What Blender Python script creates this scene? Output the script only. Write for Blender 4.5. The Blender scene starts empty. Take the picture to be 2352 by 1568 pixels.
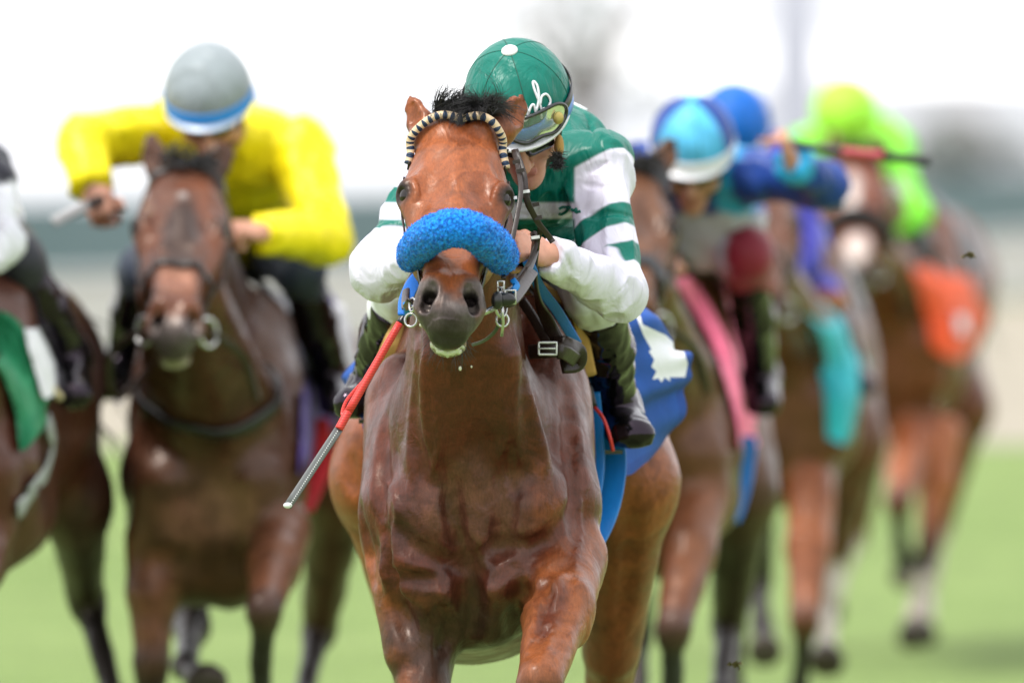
import bpy, bmesh, math, random
import numpy as np
from mathutils import Vector, Matrix
random.seed(7); rng = np.random.default_rng(7)
S = bpy.context.scene
R = math.radians
# ------------------------------------------------------------------ camera
F = 400.0 / 36.0 * 2352.0            # focal length in pixels of the photo at 2352 wide
CAMZ = 2.02
TILT = math.atan(599.0 / F)          # horizon sits 599 px above the centre
cd = bpy.data.cameras.new('camera'); cam = bpy.data.objects.new('camera', cd)
S.collection.objects.link(cam); S.camera = cam
cd.lens = 400; cd.sensor_width = 36; cd.clip_start = 0.5; cd.clip_end = 3000
cam.location = (0, 0, CAMZ); cam.rotation_euler = (math.pi / 2 - TILT, 0, 0)
cd.dof.use_dof = True; cd.dof.focus_distance = 22.65; cd.dof.aperture_fstop = 3.3
# ------------------------------------------------------------------ light: overcast day
W = bpy.data.worlds.new("World"); S.world = W; W.use_nodes = True
nt = W.node_tree; nt.nodes.clear()
sky = nt.nodes.new('ShaderNodeTexSky'); sky.sky_type = 'NISHITA'; sky.sun_disc = False
sky.sun_elevation = R(62); sky.sun_rotation = R(205); sky.air_density = 1.0; sky.dust_density = 4.0
hs = nt.nodes.new('ShaderNodeHueSaturation'); hs.inputs['Saturation'].default_value = 0.22
mx = nt.nodes.new('ShaderNodeMixRGB'); mx.inputs[0].default_value = 0.7
mx.inputs[2].default_value = (9.4, 9.5, 9.8, 1)
bg = nt.nodes.new('ShaderNodeBackground'); bg.inputs[1].default_value = 0.13
wo = nt.nodes.new('ShaderNodeOutputWorld')
nt.links.new(sky.outputs[0], hs.inputs['Color']); nt.links.new(hs.outputs[0], mx.inputs[1])
nt.links.new(mx.outputs[0], bg.inputs[0]); nt.links.new(bg.outputs[0], wo.inputs[0])
sl = bpy.data.lights.new('sun', 'SUN'); sl.energy = 2.3; sl.angle = R(14); sl.color = (1, .96, .9)
so = bpy.data.objects.new('sun', sl); S.collection.objects.link(so)
# sun high, behind the photographer's left shoulder
sdir = Vector((-.38, -.30, 1.0)).normalized()
so.rotation_euler = sdir.to_track_quat('Z', 'Y').to_euler(); so.location = (0, 0, 30)
S.view_settings.view_transform = 'Standard'; S.view_settings.look = 'None'
S.view_settings.exposure = 0.58; S.view_settings.gamma = 1; S.view_settings.use_curve_mapping = False
S.render.engine = 'CYCLES'
S.cycles.use_denoising = True; S.cycles.max_bounces = 6

# ------------------------------------------------------------------ helpers
ct, st = math.cos(TILT), math.sin(TILT)
def P(px, py, Y):
    """world point seen at photo pixel (2352 wide) at distance Y"""
    a = (px - 1176.0) / F; b = (784.0 - py) / F
    dy = ct + b * st; dz = b * ct - st
    k = Y / dy
    return np.array([a * k, Y, CAMZ + dz * k])
def PX(v, Y=23.0): return v * Y / F          # pixels to metres at distance Y
def N(v): v = np.asarray(v, float); return v / np.linalg.norm(v)
def A3(*v): return np.array(v, float)
def srgb(r, g, b):
    f = lambda c: ((c / 255 + .055) / 1.055) ** 2.4 if c > 10 else c / 255 / 12.92
    return (f(r), f(g), f(b))
# value noise on numpy points
_tab = rng.random(4096).astype(np.float32)
def vnoise(p):
    i = np.floor(p).astype(np.int64); f = p - i; f = f * f * (3 - 2 * f)
    def h(a, b, c): return _tab[(a * 73856093 ^ b * 19349663 ^ c * 83492791) & 4095]
    r = 0
    for dx in (0, 1):
        for dy in (0, 1):
            for dz in (0, 1):
                w = (f[:, 0] if dx else 1 - f[:, 0]) * (f[:, 1] if dy else 1 - f[:, 1]) * (f[:, 2] if dz else 1 - f[:, 2])
                r = r + w * h(i[:, 0] + dx, i[:, 1] + dy, i[:, 2] + dz)
    return r
# ------------------------------------------------------------------ implicit bodies
class Prim:
    def __init__(s, A, B, a1, b1, a2, b2, up, k, col, op, cap):
        s.A = np.asarray(A, float); s.B = np.asarray(B, float)
        d = s.B - s.A; L = np.linalg.norm(d)
        if L < 1e-6: d = np.array([0, 1e-3, 0.]); L = 1e-3; s.B = s.A + d
        s.L = L; s.ax = d / L
        up = np.asarray(up, float)
        sd = np.cross(s.ax, up)
        if np.linalg.norm(sd) < 1e-3: sd = np.cross(s.ax, [1, .01, 0])
        s.sd = N(sd); s.vv = np.cross(s.sd, s.ax)
        s.r = (a1, b1, a2, b2); s.k = k; s.col = col; s.op = op; s.cap = cap
        m = max(a1, b1, a2, b2) * max(1, cap) + k + .035
        s.lo = np.minimum(s.A, s.B) - m; s.hi = np.maximum(s.A, s.B) + m
    def f(s, p):
        q = p - s.A
        t = q @ s.ax / s.L; tc = np.clip(t, 0, 1); w = (t - tc) * s.L
        u = q @ s.sd; v = q @ s.vv
        a = s.r[0] + (s.r[2] - s.r[0]) * tc; b = s.r[1] + (s.r[3] - s.r[1]) * tc
        c = np.minimum(a, b) * s.cap
        X = u / a; Y = v / b; Z = w / c
        k0 = np.sqrt(X * X + Y * Y + Z * Z) + 1e-6
        k1 = np.sqrt((X / a) ** 2 + (Y / b) ** 2 + (Z / c) ** 2) + 1e-6
        return k0 * (k0 - 1) / k1
class SDF:
    def __init__(s): s.p = []; s.disp = None; s.off = 0.0
    def add(s, A, B, r1, r2=None, up=(0, 0, 1), k=.03, col=(.1, .1, .1), op=1, cap=1.0):
        """tapered limb from A to B; r = radius or (side radius, radius along 'up')"""
        if r2 is None: r2 = r1
        a1, b1 = r1 if isinstance(r1, tuple) else (r1, r1)
        a2, b2 = r2 if isinstance(r2, tuple) else (r2, r2)
        s.p.append(Prim(A, B, a1, b1, a2, b2, up, k, np.array(col, float), op, cap)); return s
    def ball(s, A, r, **kw): return s.add(A, A, r, **kw)
    def cut(s, A, B, r1, r2=None, **kw): return s.add(A, B, r1, r2, op=-1, **kw)
    def _mix(s, d, c, pr, q):
        e = pr.f(q) - s.off * pr.op; k = pr.k
        if pr.op > 0:
            h = np.clip(.5 + .5 * (e - d) / k, 0, 1)
            nd = e + (d - e) * h - k * h * (1 - h)
            if c is not None:
                hc = np.clip(.5 + .5 * (e - d) / max(k, .03), 0, 1)[:, None]
                c = pr.col + (c - pr.col) * hc
        else:
            e = -e
            h = np.clip(.5 - .5 * (e - d) / k, 0, 1)
            nd = e + (d - e) * h + k * h * (1 - h)
        return nd, c
    def pts(s, p, color=False):
        d = np.full(len(p), 1.0); c = np.zeros((len(p), 3)) if color else None
        for pr in s.p:
            m = np.all((p > pr.lo) & (p < pr.hi), axis=1)
            if not m.any(): continue
            nd, nc = s._mix(d[m], c[m] if color else None, pr, p[m])
            d[m] = nd
            if color and pr.op > 0: c[m] = nc
        if s.disp is not None: d = d + s.disp(p)
        return (d, c) if color else d
    def grad(s, p, e=.002):
        g = 0
        for k in ((1, -1, -1), (-1, -1, 1), (-1, 1, -1), (1, 1, 1)):
            k = np.array(k, float); g = g + k[None, :] * s.pts(p + k * e)[:, None]
        return g / (np.linalg.norm(g, axis=1, keepdims=True) + 1e-9)
    def snap(s, p, off=0.0, it=4):
        p = np.atleast_2d(np.asarray(p, float)).copy()
        for _ in range(it):
            d = s.pts(p) - off
            p = p - s.grad(p) * np.clip(d, -.05, .05)[:, None]
        return p
    def hit(s, px, py, Y0=21.3, Y1=26.0, off=0.0):
        """first surface point met along the photo ray"""
        Y = Y0; last = Y0
        n = 600; Ys = np.linspace(Y0, Y1, n)
        a = P(px, py, 1.0) - np.array([0, 0, CAMZ]); pt = np.array([0, 0, CAMZ]) + a[None, :] * Ys[:, None]
        d = s.pts(pt); j = np.argmax(d < 0)
        if d[j] >= 0: j = int(np.argmin(d))
        q = pt[j][None, :]
        return s.snap(q, off)[0]
    def groove(s, path, r=.012, k=.02, op=-1, col=None, depth=0.0, n=None, Y0=21.3):
        """a furrow (op -1) or a raised vein (op 1) along a line drawn on the skin"""
        pp = spline([(x, y, 0) for x, y in path], n or max(3, len(path) * 2)); q = [s.hit(x, y, Y0, Y0 + 4.7, -depth) for x, y, _ in pp]
        for i in range(len(q) - 1):
            if np.linalg.norm(q[i + 1] - q[i]) > .25: continue
            t0 = i / (len(q) - 1); f0 = .35 + .65 * math.sin(math.pi * min(1, max(0, t0))); f1 = .35 + .65 * math.sin(math.pi * (i + 1) / (len(q) - 1))
            s.add(q[i], q[i + 1], r * f0, r * f1, k=k, op=op, col=col if col is not None else CH)
    def mesh(s, h, refine=None, levels=0, proj=2):
        lo = np.min([q.lo for q in s.p if q.op > 0], axis=0); hi = np.max([q.hi for q in s.p if q.op > 0], axis=0)
        n = np.ceil((hi - lo) / h).astype(int) + 2
        V = np.full(tuple(n), 1.0)
        axs = [lo[i] + h * np.arange(n[i]) for i in range(3)]
        for pr in s.p:
            sl = []
            for i in range(3):
                a = max(0, int((pr.lo[i] - lo[i]) / h)); b = min(n[i], int((pr.hi[i] - lo[i]) / h) + 2); sl.append((a, b))
            if any(b <= a for a, b in sl): continue
            g = np.meshgrid(*[axs[i][sl[i][0]:sl[i][1]] for i in range(3)], indexing='ij')
            q = np.stack([x.ravel() for x in g], 1)
            sv = V[sl[0][0]:sl[0][1], sl[1][0]:sl[1][1], sl[2][0]:sl[2][1]]
            nd, _ = s._mix(sv.ravel(), None, pr, q); sv[...] = nd.reshape(sv.shape)
        v, f = nets(V, lo, h)
        for _ in range(proj): v = s._proj(v)
        if refine is not None:
            for L in range(levels):
                v, f = subdiv(v, f, refine[L] if isinstance(refine, list) else refine)
                v = s._proj(v); v = s._proj(v)
        return v, f
    def _proj(s, v):
        d = s.pts(v); g = s.grad(v); return v - g * np.clip(d, -.03, .03)[:, None]
def nets(V, lo, h):
    ins = V < 0
    nx, ny, nz = V.shape
    cnt = np.zeros((nx - 1, ny - 1, nz - 1), np.int8)
    acc = np.zeros((nx - 1, ny - 1, nz - 1, 3), np.float32); num = np.zeros((nx - 1, ny - 1, nz - 1), np.float32)
    C = [(i, j, k) for i in (0, 1) for j in (0, 1) for k in (0, 1)]
    def sub(Q, c): return Q[c[0]:nx - 1 + c[0], c[1]:ny - 1 + c[1], c[2]:nz - 1 + c[2]]
    for c in C: cnt += sub(ins, c)
    act = (cnt > 0) & (cnt < 8)
    idx = np.argwhere(act); vid = np.full(act.shape, -1, np.int64); vid[act] = np.arange(len(idx))
    pos = np.zeros((len(idx), 3)); num = np.zeros(len(idx))
    for a in C:
        for ax in range(3):
            if a[ax] == 0:
                b = list(a); b[ax] = 1
                va = V[idx[:, 0] + a[0], idx[:, 1] + a[1], idx[:, 2] + a[2]]; vb = V[idx[:, 0] + b[0], idx[:, 1] + b[1], idx[:, 2] + b[2]]
                m = (va < 0) != (vb < 0)
                t = np.where(m, va / np.where(m, va - vb, 1), 0)
                q = np.array(a, float)[None, :].repeat(len(idx), 0); q[:, ax] += t
                pos += q * m[:, None]; num += m
    pos = (idx + pos / num[:, None]) * h + lo
    faces = []
    for ax in range(3):
        sa = [slice(None)] * 3; sb = [slice(None)] * 3
        sa[ax] = slice(0, -1); sb[ax] = slice(1, None)
        A = ins[tuple(sa)]; B = ins[tuple(sb)]
        e = np.argwhere(A != B); o1, o2 = [(1, 2), (2, 0), (0, 1)][ax]
        ok = (e[:, o1] > 0) & (e[:, o2] > 0) & (e[:, o1] < V.shape[o1] - 1) & (e[:, o2] < V.shape[o2] - 1)
        e = e[ok]; flip = B[e[:, 0], e[:, 1], e[:, 2]]
        def g(d1, d2):
            c = e.copy(); c[:, o1] -= d1; c[:, o2] -= d2; return vid[c[:, 0], c[:, 1], c[:, 2]]
        q = np.stack([g(1, 1), g(0, 1), g(0, 0), g(1, 0)], 1)
        q[flip] = q[flip][:, ::-1]; faces.append(q)
    return pos, np.concatenate(faces)
def subdiv(v, f, test):
    """split the quads chosen by test(centres) in four, keep the mesh closed with bmesh"""
    me = bpy.data.meshes.new('tmp'); me.from_pydata(v.tolist(), [], [[i for i in q if i >= 0] for q in (f.tolist() if hasattr(f, 'tolist') else f)])
    bm = bmesh.new(); bm.from_mesh(me); bpy.data.meshes.remove(me)
    cen = np.array([fc.calc_center_median()[:] for fc in bm.faces]); m = test(cen)
    bm.faces.ensure_lookup_table()
    ed = set()
    for i in np.nonzero(m)[0]: ed.update(bm.faces[i].edges)
    bmesh.ops.subdivide_edges(bm, edges=list(ed), cuts=1, use_grid_fill=True)
    me = bpy.data.meshes.new('tmp'); bm.to_mesh(me); bm.free()
    vv = np.array([x.co[:] for x in me.vertices]); ff = [list(p.vertices) for p in me.polygons]
    bpy.data.meshes.remove(me); return vv, ff
# ------------------------------------------------------------------ objects
def link(o): S.collection.objects.link(o); return o
BASE = {}
def thing(name, label, cat, base, group=None):
    o = link(bpy.data.objects.new(name, None)); o.location = base; o.empty_display_size = .2
    o['label'] = label; o['category'] = cat
    if group: o['group'] = group
    BASE[o.name] = np.array(base, float); return o
def tag(o, label, cat, group=None, kind=None):
    if label: o['label'] = label
    if cat: o['category'] = cat
    if group: o['group'] = group
    if kind: o['kind'] = kind
    return o
def obj(name, v, f, mat, parent=None, col=None, attrs=None, smooth=True, base=None, mats=None, label=None):
    v = np.asarray(v, float)
    if parent is not None:
        b = np.zeros(3); q = parent
        b = BASE[q.name]
    else: b = np.array(base if base is not None else v.mean(0), float)
    me = bpy.data.meshes.new(name)
    me.from_pydata((v - b).tolist(), [], [list(map(int, q)) for q in f]); me.update()
    o = link(bpy.data.objects.new(name, me)); BASE[o.name] = b
    if parent is not None: o.parent = parent
    else: o.location = b
    if parent is not None and parent.type == 'MESH': pass
    me.materials.append(mat)
    if smooth: me.polygons.foreach_set('use_smooth', [True] * len(me.polygons))
    if col is not None:
        a = me.color_attributes.new('Col', 'FLOAT_COLOR', 'POINT')
        a.data.foreach_set('color', np.concatenate([col, np.ones((len(v), 1))], 1).ravel())
    for k, val in (attrs or {}).items():
        a = me.attributes.new(k, 'FLOAT', 'POINT'); a.data.foreach_set('value', np.asarray(val, float))
    if label: o['label'] = label
    return o
def join(parts):
    V = []; Fc = []; n = 0
    for v, f in parts:
        V.append(np.asarray(v, float)); Fc += [[int(i) + n for i in q] for q in f]; n += len(v)
    return np.concatenate(V), Fc
def spline(pts, n):
    """Catmull-Rom through the points"""
    p = np.asarray(pts, float); p = np.concatenate([[2 * p[0] - p[1]], p, [2 * p[-1] - p[-2]]])
    m = len(p) - 3; out = []
    for x in np.linspace(0, m, n):
        i = min(int(x), m - 1); t = x - i; a, b, c, d = p[i:i + 4]
        out.append(.5 * ((2 * b) + (-a + c) * t + (2 * a - 5 * b + 4 * c - d) * t * t + (-a + 3 * b - 3 * c + d) * t ** 3))
    return np.array(out)
def tube(pts, r, sides=8, n=None, squash=None, up=None, caps=True):
    """round or flattened tube; r a number or list; squash = (width, thickness) with 'up' along the thickness"""
    p = spline(pts, n) if n else np.asarray(pts, float)
    m = len(p); rr = np.interp(np.linspace(0, 1, m), np.linspace(0, 1, len(r)), r) if np.ndim(r) else np.full(m, r)
    T = np.gradient(p, axis=0); T /= np.linalg.norm(T, axis=1, keepdims=True) + 1e-9
    ups = np.asarray(up, float) if up is not None else np.array([.01, -1, .02])
    if ups.ndim == 1: ups = np.repeat(ups[None, :], m, 0)
    elif len(ups) != m: ups = np.stack([np.interp(np.linspace(0, 1, m), np.linspace(0, 1, len(ups)), ups[:, i]) for i in range(3)], 1)
    V = []
    w, h = squash or (1, 1)
    for i in range(m):
        s = np.cross(T[i], ups[i])
        if np.linalg.norm(s) < 1e-4: s = np.cross(T[i], [1, 0, .01])
        s = N(s); u = np.cross(s, T[i])
        for j in range(sides):
            a = 2 * math.pi * j / sides + (math.pi / sides if squash else 0)
            V.append(p[i] + rr[i] * (math.cos(a) * w * s + math.sin(a) * h * u))
    Fc = [[i * sides + j, i * sides + (j + 1) % sides, (i + 1) * sides + (j + 1) % sides, (i + 1) * sides + j] for i in range(m - 1) for j in range(sides)]
    if caps: Fc += [list(range(sides))[::-1], [(m - 1) * sides + j for j in range(sides)]]
    return np.array(V), Fc
def strap(pts, width, thick=.004, n=None, up=None, sides=8):
    p = spline(pts, n) if n else np.asarray(pts, float)
    m = len(p); V = []
    T = np.gradient(p, axis=0); T /= np.linalg.norm(T, axis=1, keepdims=True) + 1e-9
    ups = np.asarray(up, float) if up is not None else np.array([.01, -1, .02])
    if ups.ndim == 1: ups = np.repeat(ups[None, :], m, 0)
    elif len(ups) != m: ups = np.stack([np.interp(np.linspace(0, 1, m), np.linspace(0, 1, len(ups)), ups[:, i]) for i in range(3)], 1)
    w, t = width / 2, thick / 2; c = min(t * .9, w * .3)
    prof = [(-w, -t + c * .5), (-w + c, -t), (w - c, -t), (w, -t + c * .5), (w, t - c * .5), (w - c, t), (-w + c, t), (-w, t - c * .5)]
    for i in range(m):
        s = N(np.cross(T[i], ups[i]) + 1e-9); u = np.cross(s, T[i])
        for x, y in prof: V.append(p[i] + x * s + y * u)
    k = len(prof)
    Fc = [[i * k + j, (i + 1) * k + j, (i + 1) * k + (j + 1) % k, i * k + (j + 1) % k] for i in range(m - 1) for j in range(k)]
    Fc += [list(range(k)), [(m - 1) * k + j for j in range(k)][::-1]]
    return np.array(V), Fc
def sphere(c, r, nu=24, nv=14, R3=None):
    r = (r, r, r) if np.ndim(r) == 0 else r; V = []; Fc = []
    for i in range(nv + 1):
        a = math.pi * i / nv
        for j in range(nu):
            b = 2 * math.pi * j / nu; V.append([r[0] * math.sin(a) * math.cos(b), r[1] * math.sin(a) * math.sin(b), r[2] * math.cos(a)])
    for i in range(nv):
        for j in range(nu): Fc.append([i * nu + j, (i + 1) * nu + j, (i + 1) * nu + (j + 1) % nu, i * nu + (j + 1) % nu])
    V = np.array(V)
    if R3 is not None: V = V @ R3.T
    return V + np.asarray(c, float), Fc
def box(c, s, R3=None):
    V = np.array([[x, y, z] for x in (-.5, .5) for y in (-.5, .5) for z in (-.5, .5)]) * np.asarray(s, float)
    if R3 is not None: V = V @ R3.T
    return V + np.asarray(c, float), [[0, 1, 3, 2], [4, 6, 7, 5], [0, 4, 5, 1], [2, 3, 7, 6], [0, 2, 6, 4], [1, 5, 7, 3]]
# ------------------------------------------------------------------ materials
def mat(name, col=(.5, .5, .5), rough=.5, **kw):
    m = bpy.data.materials.new(name); m.use_nodes = True
    b = m.node_tree.nodes['Principled BSDF']; b.inputs['Base Color'].default_value = (*col, 1); b.inputs['Roughness'].default_value = rough
    for k, v in kw.items():
        k = {'metal': 'Metallic', 'coat': 'Coat Weight', 'coatr': 'Coat Roughness', 'sheen': 'Sheen Weight', 'sheenr': 'Sheen Roughness', 'spec': 'Specular IOR Level',
             'sss': 'Subsurface Weight', 'trans': 'Transmission Weight', 'aniso': 'Anisotropic'}[k]
        b.inputs[k].default_value = v
    return m
class NG:
    def __init__(s, m): s.t = m.node_tree; s.b = s.t.nodes['Principled BSDF']; s.co = s.n('ShaderNodeTexCoord').outputs['Object']
    def n(s, k, **kw):
        x = s.t.nodes.new(k)
        for a, v in kw.items(): setattr(x, a, v)
        return x
    def l(s, a, b): s.t.links.new(a, b)
    def attr(s, n): return s.n('ShaderNodeAttribute', attribute_name=n).outputs
    def noise(s, sc, det=4, rough=.55, vec=None, stretch=None, dist=0):
        x = s.n('ShaderNodeTexNoise'); x.inputs['Scale'].default_value = sc; x.inputs['Detail'].default_value = det; x.inputs['Roughness'].default_value = rough
        x.inputs['Distortion'].default_value = dist
        v = vec or s.co
        if stretch:
            mp = s.n('ShaderNodeMapping'); mp.inputs['Scale'].default_value = stretch; s.l(v, mp.inputs[0]); v = mp.outputs[0]
        s.l(v, x.inputs['Vector']); return x.outputs['Fac']
    def ramp(s, fac, stops, interp='LINEAR'):
        x = s.n('ShaderNodeValToRGB'); x.color_ramp.interpolation = interp; e = x.color_ramp.elements
        while len(e) < len(stops): e.new(.5)
        for q, (p, c) in zip(e, stops):
            q.position = p; q.color = (*c, 1) if not np.isscalar(c) else (c, c, c, 1)
        s.l(fac, x.inputs[0]); return x.outputs[0]
    def mul(s, a, b, fac=1.0, mode='MULTIPLY'):
        x = s.n('ShaderNodeMixRGB', blend_type=mode)
        if np.isscalar(fac): x.inputs[0].default_value = fac
        else: s.l(fac, x.inputs[0])
        for i, q in ((1, a), (2, b)):
            if isinstance(q, tuple): x.inputs[i].default_value = (*q, 1)
            else: s.l(q, x.inputs[i])
        return x.outputs[0]
    def math(s, op, a, b=None):
        x = s.n('ShaderNodeMath', operation=op)
        for i, q in ((0, a), (1, b)):
            if q is None: continue
            if np.isscalar(q): x.inputs[i].default_value = q
            else: s.l(q, x.inputs[i])
        return x.outputs[0]
    def bump(s, hs, dist=.002):
        """hs: list of (socket, strength, distance)"""
        prev = None
        for h, st_, d in hs:
            x = s.n('ShaderNodeBump'); x.inputs['Strength'].default_value = st_; x.inputs['Distance'].default_value = d
            s.l(h, x.inputs['Height'])
            if prev: s.l(prev, x.inputs['Normal'])
            prev = x.outputs[0]
        s.l(prev, s.b.inputs['Normal'])
def coat_mat(name, gloss=.43, wet=1.0, spec=.42):
    m = mat(name, rough=gloss, spec=spec, coat=.14 * wet, coatr=.20)
    m.node_tree.nodes['Principled BSDF'].inputs['Specular Tint'].default_value = (1.0, .80, .68, 1)
    g = NG(m); c = g.attr('Col')[0]
    fine = g.noise(260, 3, .7, stretch=(1, .35, .3)); mid = g.noise(22, 5, .6, dist=1.2); big = g.noise(5, 4, .6, dist=.8)
    c = g.mul(c, g.ramp(mid, [(.3, .70), (.7, 1.30)]), .8)
    c = g.mul(c, g.ramp(fine, [(.3, .7), (.7, 1.25)]), .8)
    wetm = g.ramp(big, [(.50, 0.0), (.535, 1.0)])
    c = g.mul(c, g.mul((1., 1., 1.), (.62, .56, .55), wetm, 'MIX'), .75 * wet)
    g.l(c, g.b.inputs['Base Color'])
    r = g.ramp(g.noise(9, 6, .65, dist=.5), [(.35, gloss - .15), (.7, gloss + .15)]); g.l(r, g.b.inputs['Roughness'])
    vein = g.n('ShaderNodeTexWave', wave_type='BANDS', bands_direction='X'); vein.inputs['Scale'].default_value = 3; vein.inputs['Distortion'].default_value = 16
    vein.inputs['Detail'].default_value = 3; vein.inputs['Detail Scale'].default_value = 1.2; g.l(g.co, vein.inputs['Vector'])
    vn = g.ramp(vein.outputs['Fac'], [(.9, 0.), (1., 1.)])
    g.bump([(g.noise(9, 4, .6, dist=1.5), .28, .012), (mid, .30, .006), (g.noise(60, 4, .6, stretch=(1, .4, .45)), .45, .003), (fine, .25, .0012), (vn, .25, .003)])
    return m
# ================================================================== THE PLACE
def plane(name, x0, x1, y0, y1, z, m, div=1):
    V = [[x0, y0, z], [x1, y0, z], [x1, y1, z], [x0, y1, z]]
    o = obj(name, V, [[0, 1, 2, 3]], m, base=(0, (y0 + y1) / 2, z), smooth=False); o['kind'] = 'structure'; return o
gm = mat('turf', rough=.9, spec=.2); g = NG(gm)
mow = g.noise(.5, 4, .6, stretch=(.4, 1, 1)); gr = g.noise(40, 5, .7, stretch=(1, .25, 1)); cl = g.noise(3.5, 4, .6)
c = g.ramp(mow, [(.3, (.168, .250, .070)), (.7, (.225, .308, .100))])
c = g.mul(c, g.ramp(gr, [(.3, .6), (.7, 1.3)]), .8); c = g.mul(c, g.ramp(cl, [(.35, .82), (.65, 1.15)]), .8)
g.l(c, g.b.inputs['Base Color']); g.bump([(gr, .8, .03)])
ground = plane('ground', -1200, 1200, -300, 2600, 0, gm)
dm = mat('dirt', rough=.95, spec=.1); g = NG(dm)
c = g.mul(g.ramp(g.noise(.8, 5, .6), [(.3, (.29, .26, .21)), (.7, (.36, .33, .265))]), g.ramp(g.noise(30, 4), [(.3, .8), (.7, 1.1)]), .6); g.l(c, g.b.inputs['Base Color'])
WL = [(-60, 70), (-12, 76.5), (-3.7, 80), (0, 90), (4.6, 104), (12, 128), (60, 260)]      # the far rail curves away to the right
_dv = [[-400, 63, .004], [400, 63, .004], [400, 300, .004]] + [[x, y, .004] for x, y in WL[::-1]] + [[-400, 66, .004]]
o = obj('dirt_track', _dv, [list(range(len(_dv)))], dm, base=(0, 70, .004), smooth=False); o['kind'] = 'structure'
def along(off, step):
    q = np.array(WL, float); q[:, 1] += off; L_ = np.r_[0, np.cumsum(np.linalg.norm(np.diff(q, axis=0), axis=1))]; t_ = np.arange(0, L_[-1], step)
    return np.stack([np.interp(t_, L_, q[:, 0]), np.interp(t_, L_, q[:, 1])], 1)
def boards(par, off, z0, z1, th, m, pm_, step=3.0):
    q = along(off, step)
    for a, c_ in zip(q[:-1], q[1:]):
        d = c_ - a; l = np.hypot(*d); M = np.array(Matrix.Rotation(math.atan2(d[1], d[0]), 3, 'Z')); mid = (a + c_) / 2
        if abs(mid[0]) > 22: continue
        obj('panel', *box((mid[0], mid[1], (z0 + z1) / 2), (l - .03, th, z1 - z0), M), m, par, smooth=False)
        obj('post', *box((a[0], a[1] + .09, z1 / 2 - .01), (.10, .10, z1 - .02), M), pm_, par, smooth=False)
pv = mat('pale_gravel', rough=.9); g = NG(pv); g.l(g.ramp(g.noise(.3, 5), [(.3, (.38, .39, .41)), (.7, (.48, .49, .51))]), g.b.inputs['Base Color'])
_dv = [[x, y + 12.5, .008] for x, y in WL] + [[900, 300, .008], [900, 2500, .008], [-900, 2500, .008], [-900, 60, .008]]
o = obj('gravel_apron', _dv, [list(range(len(_dv)))], pv, base=(0, 300, .004), smooth=False); o['kind'] = 'structure'
mq = thing('pavilion', 'very long low white pavilion along the far side of the course', 'pavilion', (0, 230, 0))
tw = mat('white_canvas', rough=.8); g = NG(tw); g.l(g.ramp(g.noise(.25, 4), [(.3, (.80, .81, .82)), (.7, (.88, .88, .89))]), g.b.inputs['Base Color'])
obj('wall', *box((0, 232, .95), (150, 4, 1.9)), tw, mq, smooth=False)
obj('roof', [[-76, 229.5, 1.9], [76, 229.5, 1.9], [76, 236, 1.9], [-76, 236, 1.9], [-76, 232.5, 2.9], [76, 232.5, 2.9]], [[0, 1, 5, 4], [2, 3, 4, 5], [0, 4, 3], [1, 2, 5], [0, 3, 2, 1]], tw, mq, smooth=False)
# white board wall along the dirt track
wm = mat('white_paint', rough=.6); g = NG(wm); g.l(g.ramp(g.noise(.9, 5, stretch=(1, 1, .3)), [(.3, (.50, .52, .47)), (.7, (.60, .61, .57))]), g.b.inputs['Base Color'])
w = thing('board_wall', 'long low white board wall curving along the far side of the dirt track', 'wall', (-3.7, 80, 0))
boards(w, 0, .03, .56, .06, wm, wm)
cr = mat('rail_grey', (.33, .35, .34), .6)
q_ = along(0, 3); q_ = q_[np.abs(q_[:, 0]) < 23]; obj('cap_rail', *tube(np.c_[q_, np.full(len(q_), .60)], .055, 8), cr, w)
bm0 = mat('barrier_teal', (.17, .23, .25), .7); g = NG(bm0); g.l(g.ramp(g.noise(.7, 4), [(.3, (.125, .182, .215)), (.7, (.152, .210, .248))]), g.b.inputs['Base Color'])
hd = thing('barrier', 'taller plain teal grey barrier behind the low white board wall', 'barrier', (-3.7, 91, 0))
boards(hd, 11, .05, 1.03, .08, bm0, bm0)
def leaves(n, fn, size, seed=1):
    r = np.random.default_rng(seed); c = fn(r, n); a = N2(r.normal(size=(n, 3))); b_ = N2(np.cross(a, r.normal(size=(n, 3))))
    s = size * (.6 + .8 * r.random((n, 1)))
    V = np.concatenate([c - a * s, c - b_ * s * .5, c + a * s, c + b_ * s * .5], 1).reshape(-1, 3)
    return V, np.arange(4 * n).reshape(-1, 4)
def N2(v): return v / (np.linalg.norm(v, axis=1, keepdims=True) + 1e-9)
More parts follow.
